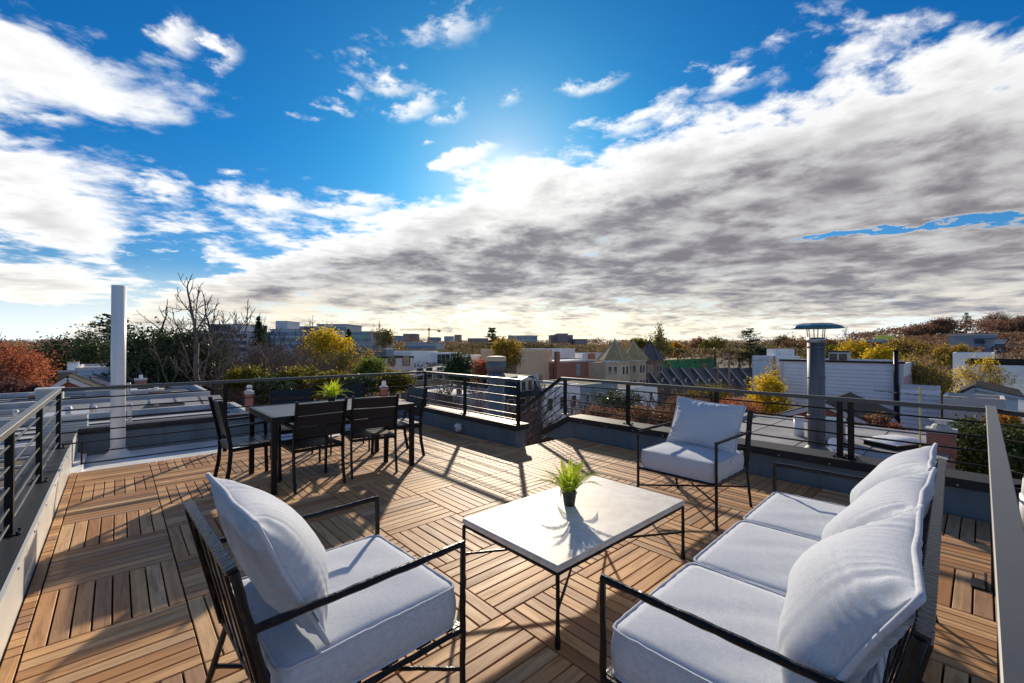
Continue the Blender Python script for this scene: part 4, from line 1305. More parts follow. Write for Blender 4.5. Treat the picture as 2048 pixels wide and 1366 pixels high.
MB().tube([(0, -1.1, zat(862, k1)), (0, -0.4, zat(848, k1)), (0, 0, zat(835, k1)), (0, 0, zat(702, k1))], 0.15, 12).build('pipe', M['rail'], bp_, smooth=True)
MB().cyl(0, 0, zat(702, k1), zat(700, k1), 0.24, n=12).build('cap', M['rail'], bp_)
y_, k_ = on_x(1679, X + 4)
a_ = thing('air_conditioner', 'boxy air conditioner on top of the white sided building', 'air conditioner', (X + 4, y_, zt - 0.45), 0)
MB().box(-0.6, 0.6, -0.7, 0.7, 0, 1.25).build('body', M['concrete'], a_)
MB().box(-0.65, 0.65, -0.75, 0.75, 1.253, 1.36).build('top', M['rail'], a_)
for s_ in (-1, 1): MB().box(-0.61, -0.60, s_ * 0.35 - 0.28, s_ * 0.35 + 0.28, 0.15, 1.1).build('grille', M['glassdark'], a_)
ya2, k2 = on_x(1800, X - 1.4); yb2, k3 = on_x(1878, X - 1.4)
wx = house('lower white sided extension under the yellow tree', X - 1.4, ya2, R(-90), ya2 - yb2, 1.3, zat(770, k2), M['white'], M['shingle'], par_h=0.3, coping=M['whitetrim'])
siding(wx, M['white'], ya2 - yb2, 3.0, zat(770, k2) - GZ - 0.3, 0.30)
gable('red brick gable house with a dark shingle roof before the white sided wall', 1561, 1742, 1650, 27.0, 838, 806, 6, M['brick'], M['shingle'], M['whitetrim'], axis='x')
# right hand cluster of white buildings
for px0, px1, X_, py, lb, mt in ((1930, 2085, 62, 722, 'white panelled building with a black roof line at far right', 'white'), (1905, 1990, 85, 706, 'long white flat building behind the yellow trees at right', 'white'),
                                (1885, 2010, 40, 795, 'white porch building behind the branches at right', 'cream')):
    ya, k0 = on_x(px0, X_); yb, k1 = on_x(px1, X_)
    zt = zat(py, (k0 + k1) / 2)
    w_ = ya - yb
    b_ = house(lb, X_, ya, R(-90), w_, 3.0 if px0 == 1885 else 10, zt, M[mt], M['shingle'], wins=[(w_ * f, zt - 4.0, 1.0, 1.7) for f in (0.12, 0.3, 0.48)] if px0 == 1885 else [(w_ * 0.30, zt - 9.5, 1.2, 2.2)], par_h=0.4, coping=M['rail'] if px0 == 1930 else M[mt])
    if px0 == 1930: siding(b_, M['white'], w_, 2.0, zt - GZ - 0.45, 0.35)
gable('white shed roofed house lower right of the yellow trees', 1925, 2035, 1950, 50, 790, 775, 8, M['white'], M['shingle'], M['whitetrim'], axis='x')

# ---- middle distance, left of centre
xa, k0 = on_y(770, 62); xb, k1 = on_y(828, 62)
z_ = zat(713, k0)
wins = [((xb - xa) * f, zat(728, k0) - 0.4, 1.3, 1.55) for f in (0.22, 0.72)] + [((xb - xa) * f, zat(748, k0) - 1.2, 1.3, 1.55) for f in (0.22, 0.72)]
house('cream town house with two dark windows under a flat white roof', xa, 62, 0, xb - xa, 9, z_, M['cream'], M['membwhite'], wins=wins, par_h=0.3, frame=M['rail'], coping=M['rail'])
xa, k0 = on_y(700, 63); xb, k1 = on_y(771, 63)
house('dark grey stucco block left of the cream town house', xa - 1, 63.2, 0, xb - xa + 0.9, 9, zat(704, k0), M['greywall'], M['membwhite'], par_h=0.3)
x, y = at(776, 66); MB_ = thing('air_conditioner', 'grey air conditioner on the roof of the cream town house', 'air conditioner', (x, y, zat(713, 66)), 0)
MB().box(-0.6, 0.6, -0.6, 0.6, 0.0, 1.1).build('body', M['bluegrey'], MB_); MB().box(-0.64, 0.64, -0.64, 0.64, 1.103, 1.2).build('top', M['steel'], MB_)
xa, k0 = on_y(824, 78); xb, k1 = on_y(876, 78)
house('plain white stucco block behind the cream town house', xa, 78, 0, xb - xa, 9, zat(703, k0), M['white'], M['membwhite'], par_h=0.3)
xa, k0 = on_y(872, 76); xb, k1 = on_y(925, 76); w_ = xb - xa
house('white town house with a row of dark windows right of the stucco block', xa, 76, 0, w_, 9, zat(706, k0), M['white'], M['membwhite'],
      wins=[(w_ * f, zat(728, k0), 1.1, 2.0) for f in (0.12, 0.27, 0.42, 0.62, 0.77)], frame=M['paleblue'], par_h=0.3)
xa, k0 = on_y(925, 84); xb, k1 = on_y(976, 84); w_ = xb - xa
house('low white house with one window behind the green pine', xa, 84, 0, w_, 9, zat(711, k0), M['white'], M['membwhite'], wins=[(w_ * f, zat(727, k0), 1.2, 1.6) for f in (0.25, 0.7)], par_h=0.3)
xa, k0 = on_y(828, 47); xb, k1 = on_y(915, 47); w_ = xb - xa
ob = gable('olive sided porch house below the white town houses', 826, 918, 905, 47, 748, 735, 3, M['olive'], M['slate'], M['whitetrim'])
windows(ob, [(w_ * f, zat(762, k0) - GZ, 1.0, 1.6) for f in (0.15, 0.35, 0.6, 0.85)])
# dark mansard house with a white dormer
xa, k0 = on_y(1005, 33); xb, k1 = on_y(1082, 33); w_ = xb - xa
ms = thing('house', 'dark teal mansard house with a white dormer below the stair railing', 'house', (xa, 33, GZ), 0)
hz = zat(797, k0) - GZ; hp = zat(757, k0) - GZ
MB().box(0, w_, 0, 9, 0, hz).build('wall', M['darkbrick'], ms)
m = MB(); m._add([(0, -0.15, hz + .002), (w_, -0.15, hz + .002), (w_, 9, hz + .002), (0, 9, hz + .002), (0.25, 1.0, hp), (w_ - 0.25, 1.0, hp), (w_ - 0.25, 8, hp), (0.25, 8, hp)],
                 [(3, 2, 1, 0), (4, 5, 6, 7), (0, 1, 5, 4), (1, 2, 6, 5), (2, 3, 7, 6), (3, 0, 4, 7)])
m.build('roof', M['tealroof'], ms)
for u in (-0.05, w_ + 0.05):
    MB().beam((u, -0.3, hz - 0.1), (u, 0.95, hp + 0.1), 0.28, 0.16, up=(1, 0, 0)).build('party_wall_cap', M['whitetrim'], ms)
dm_ = MB().box(w_ * 0.42, w_ * 0.78, -0.1, 1.2, hz + 0.55, hp - 0.35); dm = dm_.build('dormer', M['whitetrim'], ms)
for f in (0.51, 0.68):
    MB().box(w_ * f - 0.26, w_ * f + 0.26, -0.13, -0.105, hz + 0.62, hp - 0.45).build('pane', M['glassdark'], dm)
m = MB(); m._add([(w_ * 0.38, -0.25, hp - 0.349), (w_ * 0.82, -0.25, hp - 0.349), (w_ * 0.60, -0.25, hp + 0.05), (w_ * 0.38, 1.2, hp - 0.349), (w_ * 0.82, 1.2, hp - 0.349), (w_ * 0.60, 1.2, hp + 0.05)],
                 [(0, 1, 2), (5, 4, 3), (0, 3, 4, 1), (1, 4, 5, 2), (2, 5, 3, 0)]); m.build('dormer_roof', M['whitetrim'], dm)
windows(ms, [(w_ * f, zat(830, k0) - GZ, 0.9, 1.5) for f in (0.2, 0.5, 0.8)])
# grey and white houses along the sloping street below
for i, (px0, px1, Y, py, mt, lb) in enumerate(((905, 1003, 30, 790, 'concrete', 'low silver roofed house behind the thick vent stack'), (1085, 1160, 34, 775, 'white', 'pale house front seen through the stair railing'),
                                             (1160, 1235, 36, 770, 'bluegrey', 'blue-grey house behind the bare branches right of the stairs'), (1235, 1315, 40, 778, 'white', 'white porch house behind bare branches below the turrets'))):
    xa, k0 = on_y(px0, Y); xb, k1 = on_y(px1, Y); w_ = xb - xa
    house(lb, xa, Y, 0, w_, 8, zat(py, k0), M[mt], M['membwhite'] if i == 0 else M['shingle'], wins=[(w_ * f, zat(py, k0) - q, 0.9, 1.5) for f in (0.18, 0.5, 0.82) for q in (2.8, 5.6)], par_h=0.3)
# beige block, red brick block with the arched niche
xa, k0 = on_y(1033, 66); xb, k1 = on_y(1104, 66); w_ = xb - xa
house('tan brick block with a blank wall left of the red brick gable wall', xa, 66, 0, w_, 12, zat(699, k0), M['tanbrick'], M['membwhite'], par_h=0.4, coping=M['tan'])
xa, k0 = on_y(1105, 65); xb, k1 = on_y(1213, 65); w_ = xb - xa
rb = house('red brick block with a tall arched niche beside the turrets', xa, 65, 0, w_, 14, zat(722, k0), M['brick'], M['membwhite'], par_h=0.4, coping=M['whitetrim'])
ar = MB(); u0 = w_ * 0.44; z0 = zat(755, k0) - GZ; z1 = zat(737, k0) - GZ
pts = [(u0 - 0.85, z0), (u0 + 0.85, z0)] + [(u0 + 0.85 * math.cos(a), z1 + 0.85 * math.sin(a)) for a in np.linspace(0, math.pi, 9)]
ar._add([(u, -0.03, z) for u, z in pts] + [(u, 0.05, z) for u, z in pts], [tuple(range(len(pts)))]+[(i, i + len(pts), (i + 1) % len(pts) + len(pts), (i + 1) % len(pts)) for i in range(len(pts))])
ar.build('niche', M['membgrey'], rb)
x_, k_ = on_y(1114, 64); chimney('tall red brick chimney between the tan and red blocks', x_, 64, GZ, zat(703, k_), 0.9, 0.9, M['brick'], pots=2)
x_, k_ = on_y(1183, 68); chimney('wide red brick chimney on the red brick block', x_, 68, -3, zat(706, k_), 2.2, 0.8, M['brick'], pots=3)
xa, k0 = on_y(1070, 82); xb, k1 = on_y(1150, 82)
house('long white roofed building behind the tan brick block', xa, 82, 0, xb - xa, 12, zat(698, k0), M['white'], M['membwhite'], par_h=0.3)
xa, k0 = on_y(1165, 82); xb, k1 = on_y(1215, 82)
house('white rooftop block behind the red brick chimney', xa, 82, 0, xb - xa, 10, zat(707, k0), M['white'], M['membwhite'], par_h=0.3)
# three turreted houses
for k, (px0, px1, apx, top, ev, rm, wm, lb) in enumerate(((1211, 1254, 1224, 678, 721, 'mossy', 'tan', 'turreted house with a mossy pointed roof and tan walls, left of three'),
                                                      (1252, 1286, 1259, 681, 719, 'mossy', 'tanbrick', 'turreted house with a mossy pointed roof and white framed windows, middle of three'),
                                                      (1286, 1318, 1292, 680, 719, 'slate', 'darkbrick', 'turreted house with a dark slate pointed roof and brown brick, right of three'))):
    Y = 60.0
    xa, k0 = on_y(px0, Y); xb, k1 = on_y(px1, Y); w_ = xb - xa
    t = thing('turreted_house', lb, 'house', (xa, Y, GZ), 0)
    he = zat(ev, k0) - GZ; hp = zat(top, k0) - GZ
    MB().box(0.01, w_ - 0.01, 0, 11, 0, he - 0.5).build('wall', M[wm], t)
    cx = w_ * 0.45; r_ = w_ * 0.46
    hexp = [(cx + r_ * math.cos(R(a)), 0.2 + r_ * 0.8 * math.sin(R(a))) for a in (180, 240, 300, 360)]
    bay = [(cx - r_, 0.0), hexp[1], hexp[2], (cx + r_, 0.0)]
    MB().poly([(bay[0][0], -0.002), bay[1], bay[2], (bay[3][0], -0.002)], 0, he - 0.45).build('bay', M[wm], t)
    ev_ = MB().poly([(bay[0][0] - .25, 0.6), (bay[0][0] - .25, -0.1), (bay[1][0] - .1, bay[1][1] - .3), (bay[2][0] + .1, bay[2][1] - .3), (bay[3][0] + .25, -0.1), (bay[3][0] + .25, 0.6)], he - 0.448, he)
    ev_.build('cornice', M['whitetrim'] if k < 2 else M['darkbrick'], t)
    rf = MB(); q = [(cx + (r_ + .2) * math.cos(R(a)), 0.2 + (r_ + .2) * math.sin(R(a)), he + 0.002) for a in range(0, 360, 60)]
    ap_ = (cx, 0.2, hp)
    rf._add(q + [ap_], [(i, (i + 1) % 6, 6) for i in range(6)] + [(5, 4, 3, 2, 1, 0)]); rfo = rf.build('turret_roof', M[rm], t)
    hips = MB()
    for v in q: hips.beam(v, ap_, 0.14, 0.10)
    hips.build('hips', M['tan'] if k < 2 else M['shingle'], rfo, kind='stuff')
    fin = MB(); fin.lathe(cx, 0.2, [(0.0, hp - 0.1), (0.22, hp - 0.08), (0.2, hp + 0.05), (0.05, hp + 0.2), (0.03, hp + 0.9 if k < 2 else hp + 1.9), (0.0, hp + 1.0 if k < 2 else hp + 2.0)], 8)
    fin.build('finial', M['copper'] if k else M['tan'], rfo)
    # bay windows on the three facets, two storeys in view
    for fl_ in range(2):
        for i in range(3):
            (ax, ay), (bx_, by) = bay[i], bay[i + 1]
            L = math.hypot(bx_ - ax, by - ay); a = math.atan2(by - ay, bx_ - ax)
            for f in ((0.5,) if L < 2.2 else (0.32, 0.68)):
                z = he - 3.4 - fl_ * 3.6
                o = MB().box(-0.48, 0.48, -0.06, 0.03, 0, 2.0).build('window', M['whitetrim'] if k < 2 else M['cream'], t)
                o.location = (ax + (bx_ - ax) * f, ay + (by - ay) * f, z); o.rotation_euler = (0, 0, a)
                MB().box(-0.38, 0.38, -0.075, -0.061, 0.1, 1.9).build('pane', M['glassdark'], o)
# green wrapped building site
xa, k0 = on_y(1326, 70); xb, k1 = on_y(1433, 70)
gb = house('building wrapped in bright green sheathing behind scaffold poles', xa, 70, 0, xb - xa, 10, zat(720, k0), M['green'], M['tan'], par_h=0.3, coping=M['yellowp'])
for q in range(9):
    MB().tube([((xb - xa) * (q + .5) / 9, -0.8, 2), ((xb - xa) * (q + .5) / 9, -0.8, zat(722, k0) - GZ)], 0.035, 5).build('scaffold_pole', M['rail'], gb)
for q in range(3): MB().tube([(0, -0.8, zat(728, k0) - GZ - q * 2), (xb - xa, -0.8, zat(728, k0) - GZ - q * 2)], 0.035, 5).build('scaffold_ledger', M['rail'], gb)
# row of slate roofed terraces with raised white party walls
for k in range(9):
    px0 = 1318 + k * 23.5; Y = 56 - k * 1.3
    xa, k0 = on_y(px0, Y); xb, k1 = on_y(px0 + 25, Y); w_ = xb - xa
    t = thing('row_house', ['slate roofed row house nearest the dark turret', 'slate roofed row house, second from the dark turret', 'slate roofed row house, third from the dark turret', 'slate roofed row house, fourth from the dark turret',
                            'slate roofed row house in the middle of its row', 'slate roofed row house, fourth from the yellow tree', 'slate roofed row house, third from the yellow tree', 'slate roofed row house, second from the yellow tree', 'slate roofed row house nearest the yellow tree'][k], 'house', (xa, Y, GZ), 0, 'slate roofed row houses')
    he = zat(772, k0) - GZ; hp = zat(738, k0) - GZ
    MB().box(0, w_, 0, 9, 0, he).build('wall', M['darkbrick'], t)
    m = MB(); m._add([(0, -0.3, he + .002), (w_, -0.3, he + .002), (w_, 3.6, hp), (0, 3.6, hp), (0, 9.2, he + .002), (w_, 9.2, he + .002)], [(0, 1, 2, 3), (3, 2, 5, 4), (0, 3, 4), (1, 5, 2), (0, 4, 5, 1)])
    m.build('roof', M['slate'], t)
    MB().beam((0.0, -0.4, he + 0.15), (0.0, 3.6, hp + 0.24), 0.17, 0.16, up=(1, 0, 0)).build('party_wall_cap', M['whitetrim'], t)
    d_ = MB().box(w_ * 0.38, w_ * 0.72, 0.5, 2.2, he + 0.6, he + 1.75).build('dormer', M['whitetrim'], t)
    MB().box(w_ * 0.45, w_ * 0.65, 0.47, 0.495, he + 0.75, he + 1.6).build('pane', M['glassdark'], d_)
    m = MB(); m._add([(w_ * .33, 0.35, he + 1.752), (w_ * .77, 0.35, he + 1.752), (w_ * .55, 0.35, he + 2.25), (w_ * .33, 2.9, he + 1.752), (w_ * .77, 2.9, he + 1.752), (w_ * .55, 2.9, he + 2.25)],
                 [(0, 1, 2), (5, 4, 3), (0, 3, 4, 1), (1, 4, 5, 2), (2, 5, 3, 0)]); m.build('dormer_roof', M['slate'], d_)
    windows(t, [(w_ * f, he - 2.6, 0.9, 1.6) for f in (0.28, 0.72)])
    if k % 3 == 1: MB().box(w_ * 0.9, w_ * 0.9 + 0.5, 3.4, 4.2, hp - 0.3, hp + 1.1).build('chimney', M['brick'], t)
x, y = at(1557, 95)
house('white penthouse block behind the yellow tree at the white sided building', x - 3.4, y, R(-30), 6.8, 6, zat(712, 95), M['white'], M['membwhite'], par_h=0.4)
x, y = at(1566, 100)
house('small white rooftop box stacked on the penthouse block', x - 1.8, y, R(-30), 3.8, 4, zat(698, 100), M['white'], M['membwhite'], par_h=0.3)

# ---- far buildings
def far_block(label, px0, px1, D, py, mat, bands=0, band_mat=None, depth=25, pen=None, cols=0):
    xa, ya = at(px0, D); xb, yb = at(px1, D)
    w = math.hypot(xb - xa, yb - ya); a = math.atan2(yb - ya, xb - xa)
    t = thing('far_building', label, 'building', (xa, ya, GZ - 2), a)
    H = zat(py, D) - GZ + 2
    MB().box(0, w, 0, depth, 0, H).build('wall', M[mat], t)
    MB().box(-0.3, w + 0.3, -0.3, depth + .3, H + 0.01, H + 0.6).build('roof', M['concrete'], t)
    for b in range(bands):
        z = H - 3.2 - b * 3.6
        if cols:
            for c in range(cols): MB().box(w * (c + .2) / cols, w * (c + .8) / cols, -0.25, -0.01, z, z + 1.9).build('window', M[band_mat or 'glassdark'], t)
        else:
            MB().box(w * 0.01, w * 0.99, -0.25, -0.01, z, z + 2.1).build('window_band', M[band_mat or 'glassdark'], t)
    if pen: MB().box(w * pen[0], w * pen[1], depth * .2, depth * .8, H + 0.61, H + 0.6 + pen[2]).build('penthouse', M['farwhite'], t)
    return t


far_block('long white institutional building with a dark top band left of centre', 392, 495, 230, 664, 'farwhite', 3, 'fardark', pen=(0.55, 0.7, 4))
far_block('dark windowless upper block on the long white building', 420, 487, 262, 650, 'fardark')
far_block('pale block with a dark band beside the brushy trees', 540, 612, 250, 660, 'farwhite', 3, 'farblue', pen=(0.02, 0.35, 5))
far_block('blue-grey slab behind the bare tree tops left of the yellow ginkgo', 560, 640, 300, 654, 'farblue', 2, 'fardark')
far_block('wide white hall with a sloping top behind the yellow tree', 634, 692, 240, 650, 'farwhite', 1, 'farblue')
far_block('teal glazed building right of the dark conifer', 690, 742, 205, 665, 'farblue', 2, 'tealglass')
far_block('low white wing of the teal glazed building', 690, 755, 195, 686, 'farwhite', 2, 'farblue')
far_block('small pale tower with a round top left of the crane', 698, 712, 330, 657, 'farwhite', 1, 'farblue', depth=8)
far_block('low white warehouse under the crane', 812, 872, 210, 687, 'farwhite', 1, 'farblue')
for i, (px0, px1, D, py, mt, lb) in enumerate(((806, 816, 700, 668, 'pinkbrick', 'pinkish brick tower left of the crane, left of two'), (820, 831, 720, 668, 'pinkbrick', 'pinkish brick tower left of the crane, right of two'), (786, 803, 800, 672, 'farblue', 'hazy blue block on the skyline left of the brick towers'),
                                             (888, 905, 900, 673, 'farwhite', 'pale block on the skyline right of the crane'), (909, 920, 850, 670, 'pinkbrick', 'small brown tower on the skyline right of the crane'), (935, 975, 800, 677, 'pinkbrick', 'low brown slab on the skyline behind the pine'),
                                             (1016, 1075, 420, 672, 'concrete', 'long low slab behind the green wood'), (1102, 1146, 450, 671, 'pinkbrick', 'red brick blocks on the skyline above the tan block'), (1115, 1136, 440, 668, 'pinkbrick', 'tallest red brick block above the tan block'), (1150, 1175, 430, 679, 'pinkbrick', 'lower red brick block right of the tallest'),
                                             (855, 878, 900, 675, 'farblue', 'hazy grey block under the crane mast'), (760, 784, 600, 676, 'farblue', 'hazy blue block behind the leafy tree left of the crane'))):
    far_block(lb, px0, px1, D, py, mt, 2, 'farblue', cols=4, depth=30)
# tower crane
x, y = at(858, 620)
cr = thing('tower_crane', 'orange tower crane standing on the skyline', 'crane', (x, y, GZ), HEAD - R(90))
s_ = 620 / 862
zb = zat(661, 620) - GZ
mast = MB()
for a in (-1, 1):
    for b in (-1, 1): mast.tube([(a * 1.1, b * 1.1, 0), (a * 1.1, b * 1.1, zb)], 0.22, 4)
for k in range(int(zb / 2.6)): mast.tube([(-1.1, -1.1, k * 2.6), (1.1, -1.1, k * 2.6 + 2.6)], 0.14, 4); mast.tube([(1.1, 1.1, k * 2.6), (-1.1, 1.1, k * 2.6 + 2.6)], 0.14, 4)
mast.build('mast', M['orange'], cr)
jib = MB()
for z, yy in ((0, -0.8), (0, 0.8), (1.8, 0)): jib.tube([(-42, yy, zb + z + 0.5), (16, yy, zb + z + 0.5)], 0.32, 4)
for k in range(28): jib.tube([(-42 + k * 2, -0.8, zb + .5), (-41 + k * 2, 0, zb + 2.3), (-40 + k * 2, 0.8, zb + .5)], 0.18, 4)
jib.build('jib', M['orange'], cr)
MB().box(-1.6, 1.6, -1.3, 1.3, zb + 0.01, zb + 3.0).build('cab', M['orange'], cr)
MB().box(12.5, 16.5, -1.2, 1.2, zb - 2.2, zb + 0.3).build('counterweight', M['orange'], cr)
MB().tube([(0, 0, zb + 3), (0, 0, zb + 6.5)], 0.4, 4).build('tower_head', M['orange'], cr)
# billboard, red sign block and hillside house on the right
x, y = at(1751, 170); x2, y2 = at(1788, 170)
bb = thing('billboard', 'plain yellow-green billboard standing above the yellow trees at right', 'billboard', (x, y, HGT(x, y)), math.atan2(y2 - y, x2 - x))
w_ = math.hypot(x2 - x, y2 - y); zb = zat(680.5, 170) - HGT(x, y); zt = zat(671, 170) - HGT(x, y)
MB().box(0, w_, -0.1, 0.1, zb, zt).build('board', M['billboard'], bb)
for f in (0.2, 0.8): MB().cyl(w_ * f, 0.3, 0, zt - .2, 0.2, n=8).build('post', M['rail'], bb)
far_block('dark red fronted store under the billboard', 1735, 1762, 160, 684, 'redsign', depth=10)
far_block('grey store block under the billboard', 1763, 1785, 162, 682, 'farblue', depth=10)
far_block('dark roofed house on the wooded hillside at right', 1948, 1992, 172, 671, 'farblue', 1, 'fardark', depth=10)
far_block('white gabled house below the hillside house at right', 1990, 2010, 168, 682, 'farwhite', 1, 'fardark', depth=8)
# utility poles
for px, D, top, lb in ((1458, 62, 706, 'wooden utility pole left of the yellow tree'), (1549, 48, 712, 'dark utility pole beside the white sided building'), (1436, 80, 730, 'thin utility pole before the row house roofs')):
    x, y = at(px, D)
    t = thing('utility_pole', lb, 'pole', (x, y, GZ)); h = zat(top, D) - GZ
    MB().tube([(0, 0, 0), (0, 0, h)], [0.17, 0.12], 8).build('pole', M['darkbrick'], t)
    MB().beam((-1.1, 0.4, h - 0.6), (1.1, -0.4, h - 0.6), 0.1, 0.12).build('crossarm', M['darkbrick'], t)
    for q in (-0.9, 0.9): MB().cyl(q, -q * .36, h - 0.54, h - 0.36, 0.05, n=6).build('insulator', M['concrete'], t)

# overhead wires slung between the poles
for (pa, da, ta), (pb, db, tb), lb in (((1458, 62, 709), (1549, 48, 716), 'thin overhead wires slung between two utility poles left of the white sided building'), ((1436, 80, 733), (1458, 62, 711), 'short overhead wires between the two left utility poles')):
    ax_, ay_ = at(pa, da); bx_, by_ = at(pb, db); za_, zb_ = zat(ta, da), zat(tb, db)
    t = thing('overhead_wire', lb, 'wires', (ax_, ay_, za_))
    for q in (-0.9, 0.9):
        pts = [((bx_ - ax_) * f + q, (by_ - ay_) * f - q * .36, (zb_ - za_) * f - 2.2 * f * (1 - f)) for f in np.linspace(0, 1, 13)]
        MB().tube(pts, 0.018, 4).build('wire', M['rail'], t)

# ------------------------------------------------------------------ trees
NP = np.random.default_rng(11)
EVER = leaf_mat('evergreen_leaf', (0.032, 0.058, 0.022), (0.088, 0.118, 0.045), 0.22, (0.15, 0.17, 0.09), 0.8, 0.35)
PINE = leaf_mat('pine_needles', (0.028, 0.055, 0.026), (0.075, 0.115, 0.045), 0.2, None, 0.5)
OLIVE = leaf_mat('olive_leaf', (0.10, 0.105, 0.018), (0.22, 0.19, 0.030), 0.4, (0.32, 0.24, 0.03), 0.4)
LIME = leaf_mat('lime_leaf', (0.12, 0.17, 0.03), (0.24, 0.28, 0.05), 0.4, None, 0.4)
YELLOW = leaf_mat('yellow_leaf', (0.56, 0.36, 0.015), (0.76, 0.56, 0.04), 0.5, (0.40, 0.30, 0.04), 0.3)
GOLD = leaf_mat('gold_leaf', (0.30, 0.20, 0.035), (0.54, 0.36, 0.045), 0.4, (0.16, 0.10, 0.03), 0.4)
RUST = leaf_mat('rust_leaf', (0.40, 0.12, 0.05), (0.60, 0.22, 0.10), 0.4, (0.30, 0.08, 0.06), 0.5)
BROWN = leaf_mat('brown_leaf', (0.20, 0.105, 0.06), (0.34, 0.18, 0.095), 0.35, (0.20, 0.10, 0.04), 0.02)
RIDGE = leaf_mat('ridge_leaf', (0.14, 0.086, 0.066), (0.28, 0.155, 0.10), 0.4, (0.24, 0.12, 0.06), 0.02)
FARW = leaf_mat('far_wood_leaf', (0.22, 0.15, 0.11), (0.37, 0.23, 0.14), 0.45, (0.05, 0.06, 0.03), 0.008)
FARG = leaf_mat('far_green_leaf', (0.10, 0.10, 0.05), (0.20, 0.155, 0.075), 0.4, (0.20, 0.11, 0.06), 0.01)
BARK = simple('grey_brown_bark', (0.19, 0.155, 0.125), 0.9, var=0.4, scale=4, bmp=0.3, bscale=20)
DBARK = simple('dark_bark', (0.060, 0.046, 0.036), 0.9, var=0.4, scale=4)
TWIG = simple('purple_brown_twigs', (0.21, 0.155, 0.125), 0.9, var=0.3, scale=1)


def quads(name, c, size, mat, flat=0.0, aspect=0.6):
    """leaf-sized quads at points c (n, 3)"""
    n = len(c)
    a = NP.normal(size=(n, 3)); a[:, 2] *= 1 - flat
    a /= np.linalg.norm(a, axis=1, keepdims=True) + 1e-9
    b = NP.normal(size=(n, 3)); b -= a * (a * b).sum(1, keepdims=True); b /= np.linalg.norm(b, axis=1, keepdims=True) + 1e-9
    s = (size * NP.uniform(0.6, 1.35, size=n))[:, None]
    a = a * s * 0.5; b = b * s * 0.5 * aspect
    v = np.stack([c - a, c + b - a * 0.1, c + a, c - b - a * 0.1], axis=1).reshape(-1, 3)
    me = bpy.data.meshes.new(name)
    me.vertices.add(4 * n); me.vertices.foreach_set('co', v.astype(np.float32).ravel())
    me.loops.add(4 * n); me.loops.foreach_set('vertex_index', np.arange(4 * n, dtype=np.int32))
    me.polygons.add(n); me.polygons.foreach_set('loop_start', np.arange(0, 4 * n, 4, dtype=np.int32)); me.polygons.foreach_set('loop_total', np.full(n, 4, dtype=np.int32))
    me.materials.append(mat); me.update(calc_edges=True)
    return me


def clumps(n_cl, per, rad, cr, shell=0.55, low=-0.75):
    """points in leaf clumps through an ellipsoid of radii rad; cr = clump radius"""
    out = []
    while len(out) < n_cl:
        p = NP.normal(size=3); p /= np.linalg.norm(p)
        if p[2] < low: continue
        p *= (shell + (1 - shell) * NP.random() ** 0.6) * NP.uniform(0.82, 1.08)
        out.append(p * rad)
    out = np.array(out)
    w = NP.uniform(0.55, 1.35, size=n_cl)
    idx = NP.choice(n_cl, size=n_cl * per, p=w / w.sum())
    return out, out[idx] + NP.normal(size=(n_cl * per, 3)) * cr * 0.5 * w[idx][:, None]


def skeleton(h, r0, seed, levels=4, spread=0.75, first=0.3, kids=(3, 5), up=0.25, twig=0.012, taper=0.62, crooked=0.13):
    """a bare tree: tapering limbs that fork into twigs; local, base at origin"""
    rr = random.Random(seed); mb = MB(); tips = []
    def limb(p, d, L, r, lv):
        n = 5 if lv == 0 else (4 if lv < 3 else 3)
        pts = [p]; q = p
        dd = d
        for i in range(n):
            dd = (dd + Vector((rr.uniform(-1, 1), rr.uniform(-1, 1), rr.uniform(-0.5, 1) * 0.8)) * crooked + Vector((0, 0, up * 0.22))).normalized()
            q = q + dd * (L / n); pts.append(q)
        rs = [max(twig, r * (1 - (1 - taper) * i / n)) for i in range(n + 1)]
        mb.tube(pts, rs, 7 if lv == 0 else (5 if lv == 1 else 3), lv == 0)
        if lv >= levels: tips.append(q); return
        k = rr.randint(*kids) + (1 if lv == 0 else 0)
        for j in range(k):
            f = first + (1 - first) * (j + rr.random()) / k if lv == 0 else 0.25 + 0.75 * (j + rr.random()) / k
            f = min(f, 1.0); i = min(int(f * n), n - 1); b = pts[i].lerp(pts[i + 1], f * n - i)
            ax = (pts[i + 1] - pts[i]).normalized()
            az = rr.uniform(0, 6.283)
            s = ax.orthogonal().normalized(); s = Matrix.Rotation(az, 3, ax) @ s
            nd = (ax * (1 - spread * 0.5) + s * spread + Vector((0, 0, up))).normalized()
            limb(b, nd, L * rr.uniform(0.45, 0.68) * (1.15 - 0.3 * f), rs[i] * rr.uniform(0.42, 0.62), lv + 1)
        if lv > 0 or True: limb(q, dd, L * 0.55, rs[-1] * 0.9, lv + 1)
    limb(Vector((0, 0, -0.2)), Vector((0, 0, 1)), h * 0.45, r0, 0)
    return mb, tips


